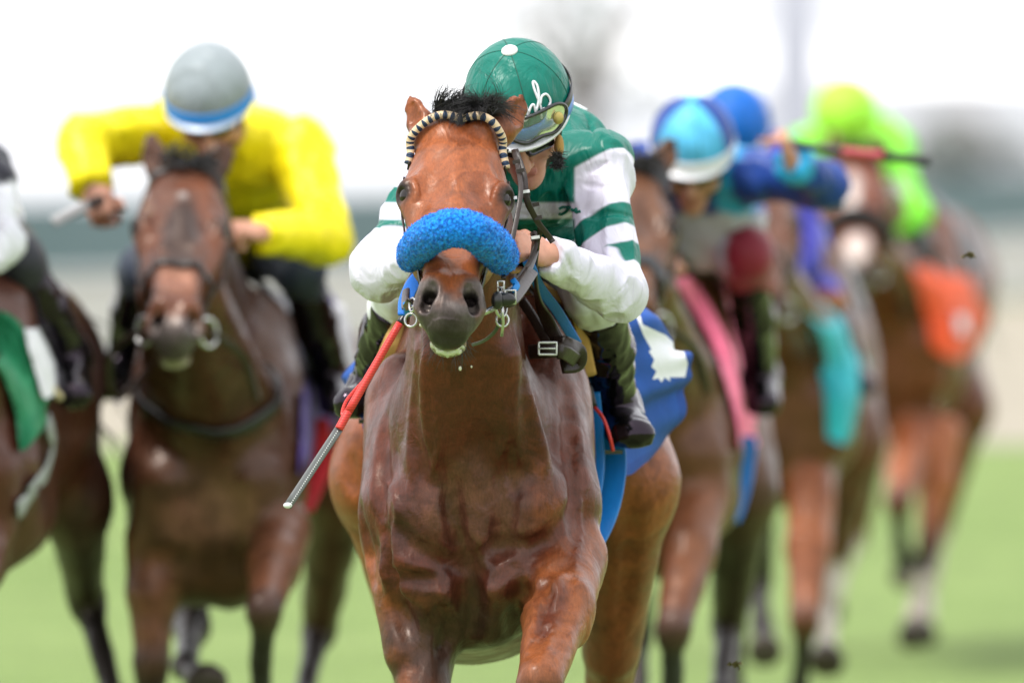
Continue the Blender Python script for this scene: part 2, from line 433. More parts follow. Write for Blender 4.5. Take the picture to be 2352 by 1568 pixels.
# far trees, pole and pale grandstand building
bark = mat('bark', (.30, .27, .25), .9); lf = mat('far_leaf', (.20, .22, .19), .8); g = NG(lf)
g.l(g.ramp(g.noise(.8, 4), [(.3, (.26, .29, .26)), (.7, (.36, .38, .36))]), g.b.inputs['Base Color'])
lf2 = mat('dry_leaf', (.38, .34, .31), .8)
def tree(name, label, px, py, Y, rx, rz, n, m, seed, size=.35, group=None):
    c = P(px, py, Y); r = np.random.default_rng(seed)
    t = thing(name, label, 'tree', (c[0], Y, 0), group)
    tops = [c + A3(rx * math.cos(a) * .6, rx * .5 * math.sin(a), rz * (.2 + .5 * r.random())) for a in np.linspace(0, 5.5, 6)]
    fork = A3(c[0], Y, max(1.2, c[2] - rz * .9))
    obj('trunk', *join([tube([(c[0], Y, 0), fork, c], [.34, .26, .12], 8)] + [tube([fork, (fork + tp) / 2 + A3(0, 0, .2), tp], [.16, .1, .04], 6) for tp in tops]), bark, t)
    cl = [c + A3(rx, rx * .8, rz) * r.normal(size=3) * .42 for _ in range(26)]
    def fn(r, n):
        k = r.integers(0, len(cl), n); d = N2(r.normal(size=(n, 3))) * (r.random((n, 1)) ** .5) * np.array([rx * .34, rx * .34, rz * .34])
        return np.array(cl)[k] + d
    obj('crown', *leaves(n, fn, size, seed), m, t, smooth=False)
tree('tree', 'pale blurred tree crown far behind the green cap of the front jockey', 1340, 110, 200, 2.2, 1.8, 480, lf, 5, .14)
tree('tree', 'blurred brownish tree at the right edge beyond the teal barrier', 2300, 290, 240, 1.5, 1.1, 2600, lf2, 6, .15)
tree('tree', 'low grey green bush row tree just right of the lime jockey', 2200, 370, 230, 1.5, .55, 2600, lf, 8, .14)
po = thing('lamp_pole', 'tall pale blurred pole standing behind the lime capped jockey', 'pole', P(1828, 185, 200) * A3(1, 1, 0))
pm = mat('pale_steel', (.60, .61, .66), .5); pb = P(1828, 185, 200)
obj('shaft', *tube([(pb[0], 200, 0), (pb[0], 200, 14)], [.48, .40], 16), pm, po)
obj('base_plate', *box((pb[0], 200, .08), (1.2, 1.2, .16)), pm, po, smooth=False)
# ------------------------------------------------------------------ horse anatomy
class Head:
    """head frame: s down the face from the poll, u to the viewer's right, v out of the face"""
    def __init__(h, poll, pitch=51, yaw=0, roll=0, sc=1.0):
        p = R(pitch); d = A3(0, -math.sin(p), -math.cos(p)); n = A3(0, -math.cos(p), math.sin(p)); u = A3(1, 0, 0)
        M = np.array((Matrix.Rotation(R(yaw), 3, 'Z') @ Matrix.Rotation(R(roll), 3, 'Y')))
        h.o = np.asarray(poll, float); h.d = M @ d; h.n = M @ n; h.u = M @ u; h.sc = sc
    def __call__(h, s, u, v): return h.o + (h.d * s + h.u * u + h.n * v) * h.sc
    def inv(h, p): q = (p - h.o) / h.sc; return np.stack([q @ h.d, q @ h.u, q @ h.n], -1)
def add_head(b, H, col, ears=((-1, 0), (1, 0)), mouth=0.0):
    n = H.n; K = H.sc
    def e(p0, p1, r1, r2=None, k=.03, up=None, **kw):
        sc = lambda r: None if r is None else (tuple(x * K for x in r) if isinstance(r, tuple) else r * K)
        b.add(H(*p0), H(*p1), sc(r1), sc(r2), up=n if up is None else up, k=k * K, col=col, **kw)
    def c(p0, p1, r1, r2=None, k=.012, up=None):
        sc = lambda r: None if r is None else (tuple(x * K for x in r) if isinstance(r, tuple) else r * K)
        b.cut(H(*p0), H(*p1), sc(r1), sc(r2), up=n if up is None else up, k=k * K)
    e((.030, 0, -.078), (.17, 0, -.085), (.084, .066), (.098, .070), k=.04)               # cranium, forehead
    e((.15, 0, -.066), (.46, 0, -.052), (.088, .064), (.045, .040), k=.05)               # bridge of the nose
    for s in (-1, 1):
        e((.10, .050 * s, -.15), (.25, .045 * s, -.15), (.036, .105), (.038, .085), k=.05)   # cheeks
        e((.25, .040 * s, -.14), (.46, .022 * s, -.105), (.036, .05), (.026, .03), k=.04)    # jaw bars
        e((.150, .076 * s, -.034), (.182, .088 * s, -.036), .028, .027, k=.03)
        c((.13, .045 * s, .012), (.21, .052 * s, .004), .020, k=.05)               # brow
        e((.205, .090 * s, -.055), (.36, .056 * s, -.058), .020, .012, k=.03)                # cheek ridge
        e((.30, .045 * s, -.03), (.44, .030 * s, -.026), .016, .014, k=.035)                 # nasal bone edge
        ec = np.array([.203, .0868 * s, -.046]); eo = N([.30, .80 * s, .38]); ea = N(np.array([1, 0, 0]) - eo * eo[0]); eb = np.cross(eo, ea); eb = eb * (1 if eb[2] > 0 else -1)
        c(ec + eo * .030, ec + eo * .034, .014, k=.010)                                      # eye socket
        rim = [ec + .0205 * (ea * math.cos(x) * 1.12 + eb * math.sin(x) * (.74 if math.sin(x) > 0 else .62)) + eo * .0125 for x in np.linspace(0, 2 * math.pi, 13)]
        for i_ in range(12): e(rim[i_], rim[i_ + 1], .0048 if 0 < i_ < 6 else .0036, k=.005)
        fold = [ec + .028 * (ea * math.cos(x) * 1.1 + eb * math.sin(x) * .95) + eo * .006 for x in np.linspace(.25, 2.9, 8)]
        for i_ in range(7): e(fold[i_], fold[i_ + 1], .0042, k=.009)
        c((.105, .112 * s, -.02), (.135, .112 * s, -.026), .030, k=.04)                      # hollow above the eye
        c((.27, .088 * s, -.02), (.36, .072 * s, -.018), .014, k=.03)
        e((.495, .036 * s, -.038), (.535, .040 * s, -.056), (.026, .030), (.026, .032), k=.02)  # nostril wings
        e((.488, .042 * s, -.012), (.53, .060 * s, -.050), .0085, .010, k=.012)             # outer rim
        e((.492, .020 * s, -.012), (.548, .024 * s, -.044), .011, .012, k=.014)              # inner rim
    e((.46, 0, -.055), (.545, 0, -.062), (.040, .040), (.042, .038), k=.04)              # muzzle
    e((.56, 0, -.082), (.568, 0, -.094), (.040, .028), (.036, .024), k=.025)             # upper lip
    e((.50, 0, -.120 - mouth), (.545, 0, -.134 - mouth), (.036, .026), (.036, .026), k=.03)  # chin
    for s in (-1, 1):
        c((.520, .037 * s, -.008), (.550, .045 * s, -.036), (.011, .013), (.0145, .013), k=.008)  # nostril
        c((.530, .040 * s, -.022), (.51, .036 * s, -.07), (.014, .013), (.008, .010), k=.008)
        c((.50, .062 * s, -.100 - mouth * .5), (.575, .034 * s, -.112 - mouth * .5), (.020, .0035), (.02, .0035), k=.006)  # mouth line
    c((.30, 0, .012), (.42, 0, .004), (.014, .006), k=.02)
def add_ear(b, base, tip, col, width=.034, front=(0, -1, .2)):
    base = np.asarray(base, float); tip = np.asarray(tip, float); f = N(front); d = tip - base
    sd = N(np.cross(d, f)); m = base + d * .42; m2 = base + d * .74
    b.add(base, m, (width * .78, width * .60), (width, width * .50), up=f, k=.02, col=col)
    b.add(m, m2, (width, width * .50), (width * .70, width * .34), up=f, k=.012, col=col)
    b.add(m2, tip, (width * .70, width * .34), (width * .12, width * .10), up=f, k=.006, col=col)
    o = f * width * .62
    b.cut(base + d * .22 + o, m + o, (width * .42, width * .40), (width * .66, width * .42), up=f, k=.006)
    b.cut(m + o, m2 + o * .8, (width * .66, width * .42), (width * .42, width * .28), up=f, k=.006)
    b.cut(m2 + o * .8, tip + o * .35, (width * .42, width * .28), (width * .04, width * .06), up=f, k=.004)
def add_leg(b, pts, rad, cols, k=.035, up=(0, -1, 0)):
    """joint chain; rad one radius or (side, fore) pair per joint; cols one per segment"""
    for i in range(len(pts) - 1):
        b.add(pts[i], pts[i + 1], rad[i], rad[i + 1], up=up, k=k if i < 2 else .018, col=cols[min(i, len(cols) - 1)])
BLACK = (.014, .012, .012); HOOF = (.05, .042, .035)
def lower_leg(b, knee, fet, hoof, col=BLACK, r=.040, hcol=HOOF, hind=False, toe=None):
    """knee or hock down to the hoof"""
    knee, fet, hoof = (np.asarray(x, float) for x in (knee, fet, hoof))
    b.add(knee, knee + (fet - knee) * .10, (r * 1.05, r * 1.1), (r * .98, r * 1.0), up=(0, -1, 0), k=.02, col=col)
    b.add(knee, fet, (r * .80, r * .95), (r * .60, r * .72), up=(0, -1, 0), k=.02, col=col)
    b.ball(fet, r * .84, k=.02, col=col)
    b.add(fet, hoof, r * .64, r * .86, up=(0, -1, 0), k=.02, col=col)
    d = N(hoof - fet); e = N(toe) if toe is not None else N(d + np.array([0, -.35, 0]))
    b.add(hoof, hoof + e * .055, r * 1.02, r * 1.32, up=(0, -1, 0), k=.008, col=hcol, cap=.3)
def paint(v, c, spots):
    """colour patches of the coat: (centre, radius, colour, softness, raggedness)"""
    nz = vnoise(v * 28) * .6 + vnoise(v * 70) * .4
    for ce, r, co, so, rg in spots:
        r = np.array(r, float)
        d = np.linalg.norm((v - np.asarray(ce)) / r, axis=1) + (nz - .5) * rg
        w = np.clip((1 - d) / so + .5, 0, 1); w = (w * w * (3 - 2 * w))[:, None]
        c = c * (1 - w) + np.array(co) * w
    return c
def body_disp(amp=.004):
    def f(p):
        return -amp * (vnoise(p * np.array([14, 14, 7.])) - .5) - amp * .45 * (vnoise(p * np.array([38, 38, 24.]) + 7) - .5)
    return f
def torso(b, O, dx, col, hipw=.27, dk=None):
    """barrel, shoulders and quarters; O = point on the ground under the front of the chest, dx = sideways drift of the hips"""
    O = np.asarray(O, float); dk = dk or col
    def q(x, y, z): return O + A3(x + dx * max(0, y) / 1.8, y, z)
    up = (0, 0, 1)
    b.add(q(0, .42, 1.20), q(0, 1.35, 1.26), (.216, .32), (.228, .28), up=up, k=.08, col=col)
    b.add(q(0, .62, 1.52), q(0, 1.5, 1.42), (.09, .10), (.13, .12), up=up, k=.10, col=col)        # withers to loin
    b.add(q(0, 1.3, 1.26), q(0, 1.75, 1.27), (.25, .27), (.22, .24), up=up, k=.10, col=col)
    for s in (-1, 1):
        b.add(q(.085 * s, 1.55, 1.41), q(.11 * s, 2.0, 1.30), (.11, .13), (.12, .15), up=up, k=.10, col=col)   # croup
        b.add(q(.110 * s, .50, 1.46), q(.138 * s, .14, 1.13), (.082, .14), (.083, .12), up=(0, -1, 0), k=.07, col=col)   # shoulder blade
        b.add(q(.138 * s, .14, 1.13), q(.140 * s, .34, 1.00), (.085, .10), (.085, .10), up=(0, -1, 0), k=.05, col=col)   # upper arm
    return q
# ================================================================== FRONT HORSE
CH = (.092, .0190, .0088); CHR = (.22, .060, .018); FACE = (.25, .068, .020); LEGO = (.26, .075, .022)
Hf = Head(P(1055, 266, 22.62), 51, roll=2.6)
Bf = SDF(); b = Bf
q = torso(b, P(1098, 185, 23.0) * A3(1, 1, 0), .07, CH)
# neck: from behind the jaw down into the chest
b.add(P(1068, 560, 22.86), P(1074, 1010, 23.10), (.092, .15), (.142, .18), up=(0, -1, 0), k=.05, col=CH)
b.add(P(1066, 470, 22.80), P(1075, 700, 23.38), (.075, .12), (.10, .2), up=(0, -1, 0), k=.06, col=CH)
b.add(P(1080, 980, 23.12), P(1092, 1290, 23.14), (.165, .15), (.15, .15), up=(0, -1, 0), k=.07, col=CH)
# long neck muscles that run down to the breast
for s, x0, x1 in ((-1, 992, 985), (1, 1160, 1228)):
    b.add(P(x0, 820, 22.86), P(x1, 1120, 23.0), .030, .050, k=.05, col=CH)
b.cut(P(1080, 800, 22.70), P(1095, 1040, 22.87), .012, .025, k=.05)
# shoulder muscles framing the neck
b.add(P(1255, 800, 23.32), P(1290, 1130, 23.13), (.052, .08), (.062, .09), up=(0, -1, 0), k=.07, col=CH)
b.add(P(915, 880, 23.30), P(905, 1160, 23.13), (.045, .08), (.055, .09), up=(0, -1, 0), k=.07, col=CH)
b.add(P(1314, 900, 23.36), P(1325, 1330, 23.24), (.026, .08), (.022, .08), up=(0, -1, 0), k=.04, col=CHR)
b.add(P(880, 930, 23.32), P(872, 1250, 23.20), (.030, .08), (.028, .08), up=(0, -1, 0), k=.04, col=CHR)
# breast: two big round pectorals over two lower ones
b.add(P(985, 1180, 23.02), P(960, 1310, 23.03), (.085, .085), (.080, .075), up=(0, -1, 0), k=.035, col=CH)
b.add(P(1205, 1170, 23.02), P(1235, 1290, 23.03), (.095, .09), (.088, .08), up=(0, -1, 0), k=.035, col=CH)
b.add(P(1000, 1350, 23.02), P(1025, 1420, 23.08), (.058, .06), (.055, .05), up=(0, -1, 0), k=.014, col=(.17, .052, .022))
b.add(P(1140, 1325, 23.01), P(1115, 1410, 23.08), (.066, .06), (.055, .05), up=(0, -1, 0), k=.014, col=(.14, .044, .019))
b.add(P(1095, 1100, 22.96), P(1100, 1270, 22.97), (.022, .03), (.030, .03), up=(0, -1, 0), k=.03, col=CH)
b.cut(P(1078, 1270, 22.94), P(1082, 1500, 23.0), .014, .018, k=.03)
b.cut(P(1050, 1110, 22.915), P(1035, 1270, 22.935), .013, .010, k=.025)
b.cut(P(1140, 1120, 22.915), P(1160, 1250, 22.935), .012, .010, k=.025)
b.cut(P(1130, 1330, 22.95), P(1290, 1235, 22.94), .012, .014, k=.025)
b.cut(P(1050, 1330, 22.95), P(905, 1330, 22.96), .012, .014, k=.025)
b.cut(P(885, 1230, 23.0), P(925, 1460, 23.02), .014, .016, k=.03)
b.add(P(1070, 1362, 23.14), P(1080, 1350, 23.8), (.15, .11), (.20, .16), up=(0, 0, 1), k=.06, col=CH)   # girth
# viewer-left fore leg: standing down under the shoulder
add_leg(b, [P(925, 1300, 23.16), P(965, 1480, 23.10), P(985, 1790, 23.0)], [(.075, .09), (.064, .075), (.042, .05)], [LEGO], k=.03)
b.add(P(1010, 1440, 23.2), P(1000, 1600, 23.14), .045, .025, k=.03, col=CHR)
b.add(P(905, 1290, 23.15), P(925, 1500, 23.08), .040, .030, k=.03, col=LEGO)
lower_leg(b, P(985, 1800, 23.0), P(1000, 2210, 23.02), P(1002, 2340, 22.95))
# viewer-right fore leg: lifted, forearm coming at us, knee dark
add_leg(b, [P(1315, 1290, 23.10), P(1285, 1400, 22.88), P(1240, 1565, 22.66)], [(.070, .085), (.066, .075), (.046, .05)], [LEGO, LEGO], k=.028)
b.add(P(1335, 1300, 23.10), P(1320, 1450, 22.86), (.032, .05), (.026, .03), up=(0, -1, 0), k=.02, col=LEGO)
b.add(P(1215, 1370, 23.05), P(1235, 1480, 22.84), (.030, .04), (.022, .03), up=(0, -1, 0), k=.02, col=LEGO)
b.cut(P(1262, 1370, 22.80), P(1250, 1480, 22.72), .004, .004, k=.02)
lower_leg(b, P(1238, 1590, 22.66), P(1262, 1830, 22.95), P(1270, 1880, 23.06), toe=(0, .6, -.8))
# quarters and hind legs
def hind(b, hip, stifle, hock, fet, hoof, c1, c2, cl=BLACK):
    b.add(hip, stifle, (.12, .20), (.095, .13), up=(0, -1, 0), k=.08, col=c1)
    b.add(stifle, hock, (.090, .12), (.045, .055), up=(0, -1, 0), k=.05, col=c2)
    lower_leg(b, hock, fet, hoof, col=cl, r=.044, hind=True)
hind(b, P(965, 840, 24.75), P(868, 1090, 24.45), P(955, 1540, 24.75), P(960, 1900, 24.35), P(960, 1990, 24.22), CHR, LEGO)
hind(b, P(1380, 860, 24.75), P(1450, 1100, 24.42), P(1392, 1640, 24.8), P(1390, 2090, 24.6), P(1392, 2190, 24.5), CHR, LEGO)
b.add(P(1415, 1180, 24.45), P(1400, 1500, 24.65), (.055, .08), (.050, .06), up=(0, -1, 0), k=.05, col=CH)
b.add(P(850, 1000, 24.4), P(835, 1130, 24.4), (.05, .08), (.045, .06), up=(0, -1, 0), k=.05, col=CHR)
# furrows between the muscles, and raised veins
for path, r in (([(1082, 1250), (1086, 1340), (1080, 1430), (1070, 1500)], .020), ([(1030, 1080), (1035, 1170), (1060, 1270)], .009), ([(1160, 1060), (1170, 1150), (1150, 1240), (1110, 1310)], .011),
                ([(1090, 1280), (1150, 1255), (1240, 1245), (1300, 1180)], .012), ([(1060, 1300), (1000, 1282), (945, 1255), (905, 1200)], .012), ([(885, 1180), (895, 1290), (915, 1380), (930, 1450)], .020),
                ([(1170, 1440), (1210, 1370), (1262, 1310), (1310, 1290)], .018), ([(958, 760), (948, 860), (942, 960), (955, 1040), (985, 1110)], .018), ([(1205, 850), (1215, 950), (1225, 1040), (1195, 1120)], .018),
                ([(1300, 900), (1310, 1010), (1318, 1120), (1310, 1220)], .014), ([(885, 960), (878, 1080), (880, 1180)], .012), ([(1000, 1380), (1030, 1450), (1010, 1500)], .012), ([(1255, 1340), (1250, 1420), (1225, 1500)], .010),
                ([(1310, 1310), (1300, 1400), (1275, 1480)], .009), ([(930, 1400), (950, 1480), (940, 1560)], .012), ([(1450, 1150), (1440, 1300), (1420, 1440)], .014), ([(805, 1060), (830, 1200), (860, 1330)], .012)):
    b.groove(path, r * .95, .028, depth=-r * .38, Y0=22.0)
for path in ([(1150, 900), (1168, 980), (1150, 1060), (1165, 1140)], [(1330, 1000), (1326, 1110), (1332, 1230), (1320, 1300)], [(890, 1100), (915, 1170), (905, 1260)], [(1290, 1340), (1268, 1420), (1240, 1470)], [(1000, 900), (1010, 1010), (990, 1090)]):
    b.groove(path, .0045, .010, op=1, depth=.001, Y0=22.0, n=12)
# head last: it must not melt into the neck
add_head(b, Hf, FACE)
b.cut(P(925, 620, 22.75), P(935, 700, 22.75), .02, .02, k=.02)
Ebl = P(978, 318, 22.66); Ebr = P(1142, 312, 22.68)
add_ear(b, Ebl, P(941, 220, 22.70), CHR, .027, (-.55, -.8, .1))
add_ear(b, Ebr, P(1208, 214, 22.72), CHR, .034, (.60, -.75, .1))
b.add(P(1015, 300, 22.64), P(975, 312, 22.66), .020, .022, k=.03, col=CHR); b.add(P(1108, 296, 22.64), P(1150, 300, 22.68), .020, .024, k=.03, col=CHR)
b.disp = lambda p: body_disp(.005)(p) * np.where(np.linalg.norm(p - Hf(.25, 0, -.06), axis=1) < .33, .25, 1.0)
inhead = lambda c: (np.abs(Hf.inv(c)[:, 0] - .27) < .42) & (np.abs(Hf.inv(c)[:, 1]) < .2) & (np.abs(Hf.inv(c)[:, 2] + .05) < .2)
facing = lambda c: inhead(c) | ((c[:, 1] < 23.5) & (c[:, 2] > .7))
v, f = b.mesh(.016, refine=[facing, inhead, lambda c: inhead(c) & (Hf.inv(c)[:, 0] > .12)], levels=3)
b.add(P(1015, 300, 22.64), P(975, 312, 22.66), .020, .022, k=.03, col=CHR); b.add(P(1108, 296, 22.64), P(1150, 300, 22.68), .020, .024, k=.03, col=CHR)
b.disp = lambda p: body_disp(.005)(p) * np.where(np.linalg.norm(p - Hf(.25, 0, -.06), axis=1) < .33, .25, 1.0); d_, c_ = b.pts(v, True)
hv = Hf.inv(v)
MUZ = (.080, .068, .068); PINK = (.16, .10, .085)
onh = ((np.abs(hv[:, 1]) < .2) & (hv[:, 0] > -.02) & (hv[:, 0] < .7) & (np.abs(hv[:, 2] + .06) < .17)).astype(float)[:, None]
spots = [(Hf(.565, 0, -.06), (.075, .07, .060), MUZ, .6, .5), (Hf(.60, 0, -.105), .050, (.022, .020, .020), .6, .4), (Hf(.565, 0, -.052), .024, (.014, .012, .012), .7, .4), (Hf(.565, 0, -.158), (.062, .07, .038), (.42, .39, .28), .35, .8)]
for s in (-1, 1):
    spots += [(Hf(.52, .046 * s, -.032), .038, (.085, .070, .068), .6, .3), (Hf(.53, .038 * s, -.045), .024, (.010, .008, .008), .6, .2),
              (Hf(.203, .106 * s, -.038), .030, (.016, .010, .009), .7, .4), (Hf(.25, .09 * s, -.09), (.04, .05, .05), (.15, .05, .02), .9, .6)]
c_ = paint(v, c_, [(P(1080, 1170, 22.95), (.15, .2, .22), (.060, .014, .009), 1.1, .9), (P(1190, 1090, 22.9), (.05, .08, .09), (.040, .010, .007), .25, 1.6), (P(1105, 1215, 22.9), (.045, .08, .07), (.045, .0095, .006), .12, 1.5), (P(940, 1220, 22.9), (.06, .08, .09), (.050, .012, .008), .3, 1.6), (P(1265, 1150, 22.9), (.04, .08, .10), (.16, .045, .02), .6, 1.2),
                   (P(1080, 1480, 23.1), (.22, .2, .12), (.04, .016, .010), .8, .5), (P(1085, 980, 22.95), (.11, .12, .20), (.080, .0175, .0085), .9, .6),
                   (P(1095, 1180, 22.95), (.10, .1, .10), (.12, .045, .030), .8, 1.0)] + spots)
COATM = coat_mat('bay_coat')
t = thing('racehorse', 'bay racehorse out in front with a thick blue fleece noseband, galloping straight at us', 'horse', P(1098, 185, 23.4) * A3(1, 1, 0))
horse1 = t
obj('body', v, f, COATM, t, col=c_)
# ------------------------------------------------------------------ people
SKIN = (.52, .27, .19)
def skin_mat():
    m = mat('skin', SKIN, .5, sss=.08); g = NG(m); c = g.attr('Col')[0]
    c = g.mul(c, g.ramp(g.noise(60, 4), [(.3, (.85, .78, .75)), (.7, (1.08, 1.05, 1.02))]), .8); g.l(c, g.b.inputs['Base Color'])
    g.bump([(g.noise(300, 4), .2, .001)]); return m
SKINM = skin_mat()
def cloth_mat(name, rough=.5, sheen=.2, wr=.5, sc=16, spec=.4):
    m = mat(name, rough=rough, sheen=sheen, spec=spec); g = NG(m); c = g.attr('Col')[0]
    c = g.mul(c, g.ramp(g.noise(7, 5), [(.3, .92), (.7, 1.04)]), .8); g.l(c, g.b.inputs['Base Color'])
    w = g.n('ShaderNodeTexWave', wave_type='BANDS', bands_direction='DIAGONAL'); w.inputs['Scale'].default_value = sc * .35; w.inputs['Distortion'].default_value = 9
    w.inputs['Detail'].default_value = 2; w.inputs['Detail Scale'].default_value = .8; g.l(g.co, w.inputs['Vector'])
    g.bump([(w.outputs['Fac'], wr * .6, .008), (g.noise(sc, 3, .5, stretch=(1, 1, .4), dist=1.5), wr, .012), (g.noise(900, 2), .12, .0006)]); return m
SILK = cloth_mat('silk', .36, .0, .75, spec=.28)
BREECH = cloth_mat('breeches_cloth', .55, .1, .28, 12)
bm_ = mat('boot_leather', (.003, .003, .0035), .10, spec=.5)
bm_.node_tree.nodes['Principled BSDF'].inputs['Specular Tint'].default_value = (.86, .66, .86, 1); g = NG(bm_)
wv = g.n('ShaderNodeTexNoise'); wv.inputs['Scale'].default_value = 9; wv.inputs['Detail'].default_value = 1.5; wv.inputs['Distortion'].default_value = .8; g.l(g.co, wv.inputs[0])
g.bump([(wv.outputs['Fac'], .35, .03), (g.noise(26, 2, dist=.6), .12, .006)]); BOOT = bm_
def frame(Fd, U):
    U = N(U); Fd = np.array(Fd, float); Fd = N(Fd - U * (Fd @ U)); return Fd, U, N(np.cross(U, Fd))     # third axis = the person's left
def add_face(b, C, Fd, U, L, col, K=1.0):
    def p(f, u, l): return C + (Fd * f + U * u + L * l) * K
    a = dict(col=col)
    b.add(p(.0, -.02, 0), p(.005, -.04, 0), (.074 * K, .092 * K), up=Fd, k=.03, **a)
    b.add(p(.030, -.06, 0), p(.045, -.150, 0), (.062 * K, .062 * K), (.036 * K, .038 * K), up=Fd, k=.03, **a)
    b.add(p(.062, -.150, 0), p(.066, -.160, 0), .021 * K, up=Fd, k=.02, **a)          # chin
    b.add(p(.092, -.060, 0), p(.112, -.098, 0), .0085 * K, .013 * K, k=.014, **a)    # nose
    for s in (-1, 1):
        b.ball(p(.098, -.100, .011 * s), .0085 * K, k=.008, **a)
        b.add(p(.078, -.050, .032 * s), p(.084, -.050, .014 * s), .010 * K, k=.014, **a)   # brow
        b.add(p(.066, -.088, .042 * s), p(.050, -.100, .052 * s), .017 * K, k=.02, **a)    # cheek
        b.cut(p(.098, -.066, .030 * s), p(.098, -.066, .031 * s), .011 * K, k=.012)
        b.add(p(-.005, -.055, .074 * s), p(-.012, -.085, .072 * s), (.010 * K, .016 * K), up=Fd, k=.008, **a)   # ear
    lip = (.40, .13, .11)
    b.add(p(.088, -.121, -.018), p(.088, -.121, .018), .0055 * K, k=.006, col=lip)
    b.add(p(.086, -.131, -.015), p(.086, -.131, .015), .0062 * K, k=.006, col=lip)
    b.cut(p(.095, -.126, -.018), p(.095, -.126, .018), .0022 * K, k=.004)
def add_hand(b, wrist, d, n, side, col, curl=75, K=1.0):
    """wrist, finger direction d, palm normal n (fingers curl towards it), side = +1/-1 thumb side along cross(d,n)"""
    d = N(d); n = np.asarray(n, float); n = N(n - d * (n @ d)); l = N(np.cross(d, n)) * side; w = np.asarray(wrist, float)
    b.add(w, w + d * .035 * K, (.025 * K, .018 * K), (.036 * K, .016 * K), up=n, k=.012, col=col)
    b.add(w + d * .030 * K, w + d * .075 * K, (.036 * K, .016 * K), (.039 * K, .014 * K), up=n, k=.010, col=col)
    for i, (o, L) in enumerate(((.029, .92), (.010, 1.0), (-.010, .95), (-.028, .78))):
        p = w + (d * (.082 - .004 * abs(i - 1)) + l * o) * K; a = R(curl * .62 + 5 * i)
        for j, (sl, r) in enumerate(((.040, .0098), (.026, .0090), (.020, .0082))):
            dd = d * math.cos(a) + n * math.sin(a); e = p + dd * sl * L * K
            b.add(p, e, r * K, (r - .0008) * K, k=.004, col=col); p = e; a += R(curl * (.95, .75, .5)[j])
    t0 = w + (d * .022 + l * .026) * K; t1 = t0 + N(d * .7 + l * .75 + n * .35) * .036 * K; t2 = t1 + N(d * .9 + n * .55 - l * .05) * .030 * K; t3 = t2 + N(d * .6 + n * .6 - l * .5) * .022 * K
    b.add(t0, t1, .0135 * K, .0115 * K, k=.010, col=col); b.add(t1, t2, .0115 * K, .0100 * K, k=.004, col=col); b.add(t2, t3, .0100 * K, .0080 * K, k=.004, col=col)
def dome(C, Fd, U, L, rad, pan, mat_, parent, seams=None, button=None, low=98):
    """cap: silk dome in panels (colours chosen by the angle round the head) with stitched seams and a button"""
    V = []; col = []; nu, nv = 96, 40
    for i in range(nv + 1):
        th = R(low) * i / nv
        for j in range(nu):
            a = 2 * math.pi * j / nu; k = 1 - .012 * (abs(math.sin(3 * (a + .26))) < .12) * math.sin(th)
            V.append(C + k * (Fd * rad[1] * math.sin(th) * math.cos(a) + L * rad[0] * math.sin(th) * math.sin(a) + U * rad[2] * math.cos(th))); col.append(pan(math.degrees(a) % 360, th))
    Fc = [[i * nu + j, i * nu + (j + 1) % nu, (i + 1) * nu + (j + 1) % nu, (i + 1) * nu + j] for i in range(nv) for j in range(nu)]
    o = obj('helmet', V, [q[::-1] for q in Fc], mat_, parent, col=np.array(col))
    def at(a, th, k=1.0): return C + k * (Fd * rad[1] * math.sin(th) * math.cos(a) + L * rad[0] * math.sin(th) * math.sin(a) + U * rad[2] * math.cos(th))
    if seams: obj('seams', *join([tube([at(R(a0), th, 1.0) for th in np.linspace(.1, R(low - 6), 20)], .0011, 5) for a0 in range(15, 375, 60)]), seams, o)
    if button: obj('button', *sphere(at(0, 0, 1.0), (.017, .017, .008), 20, 10, np.stack([Fd, L, U], 1)), button, o)
    return o, at
def visor(C, Fd, U, L, rad, mat_, parent, name='visor', ext=.045, drop=.0, w0=-80, w1=80, u=-.035, th=.004):
    n = 36; m = 7; V = []
    for s in (0, 1):
        for i in range(n + 1):
            a = R(w0 + (w1 - w0) * i / n); e = ext * max(0, math.cos(a * 90 / max(abs(w0), abs(w1)) if True else a)) ** .7
            for j in range(m + 1):
                r = e * j / m
                V.append(C + Fd * (rad[1] * .985 + r) * math.cos(a) + L * (rad[0] * .985 + r * .6) * math.sin(a) + U * (u - drop * j / m * math.cos(a) - r * .28 - s * th))
    k = (n + 1) * (m + 1); Fc = []
    for i in range(n):
        for j in range(m):
            q = [i * (m + 1) + j, i * (m + 1) + j + 1, (i + 1) * (m + 1) + j + 1, (i + 1) * (m + 1) + j]; Fc.append(q); Fc.append([x + k for x in q][::-1])
        a = i * (m + 1) + m; Fc.append([a, a + k, a + m + 1 + k, a + m + 1]); a = i * (m + 1); Fc.append([a, a + m + 1, a + m + 1 + k, a + k])
    return obj(name, V, Fc, mat_, parent)
def band(C, Fd, U, L, rad, u0, u1, k, mat_, parent, name, w0=-95, w1=95, th=.003):
    n = 60; V = []
    def rr(u): return math.sqrt(max(.02, 1 - (u / rad[2]) ** 2)) if u > 0 else 1.0
    for kk in (k, k + th / rad[1]):
        for i in range(n + 1):
            a = R(w0 + (w1 - w0) * i / n)
            for u in np.linspace(u0, u1, 4): V.append(C + (Fd * rad[1] * math.cos(a) + L * rad[0] * math.sin(a)) * kk * rr(u) + U * u)
    q = (n + 1) * 4; Fc = []
    for i in range(n):
        for j in range(3):
            f_ = [i * 4 + j, i * 4 + j + 1, i * 4 + 5 + j, i * 4 + 4 + j]; Fc += [f_, [x + q for x in f_][::-1]]
        Fc += [[i * 4, i * 4 + 4, i * 4 + 4 + q, i * 4 + q], [i * 4 + 3, i * 4 + 3 + q, i * 4 + 7 + q, i * 4 + 7]]
    return obj(name, V, Fc, mat_, parent)
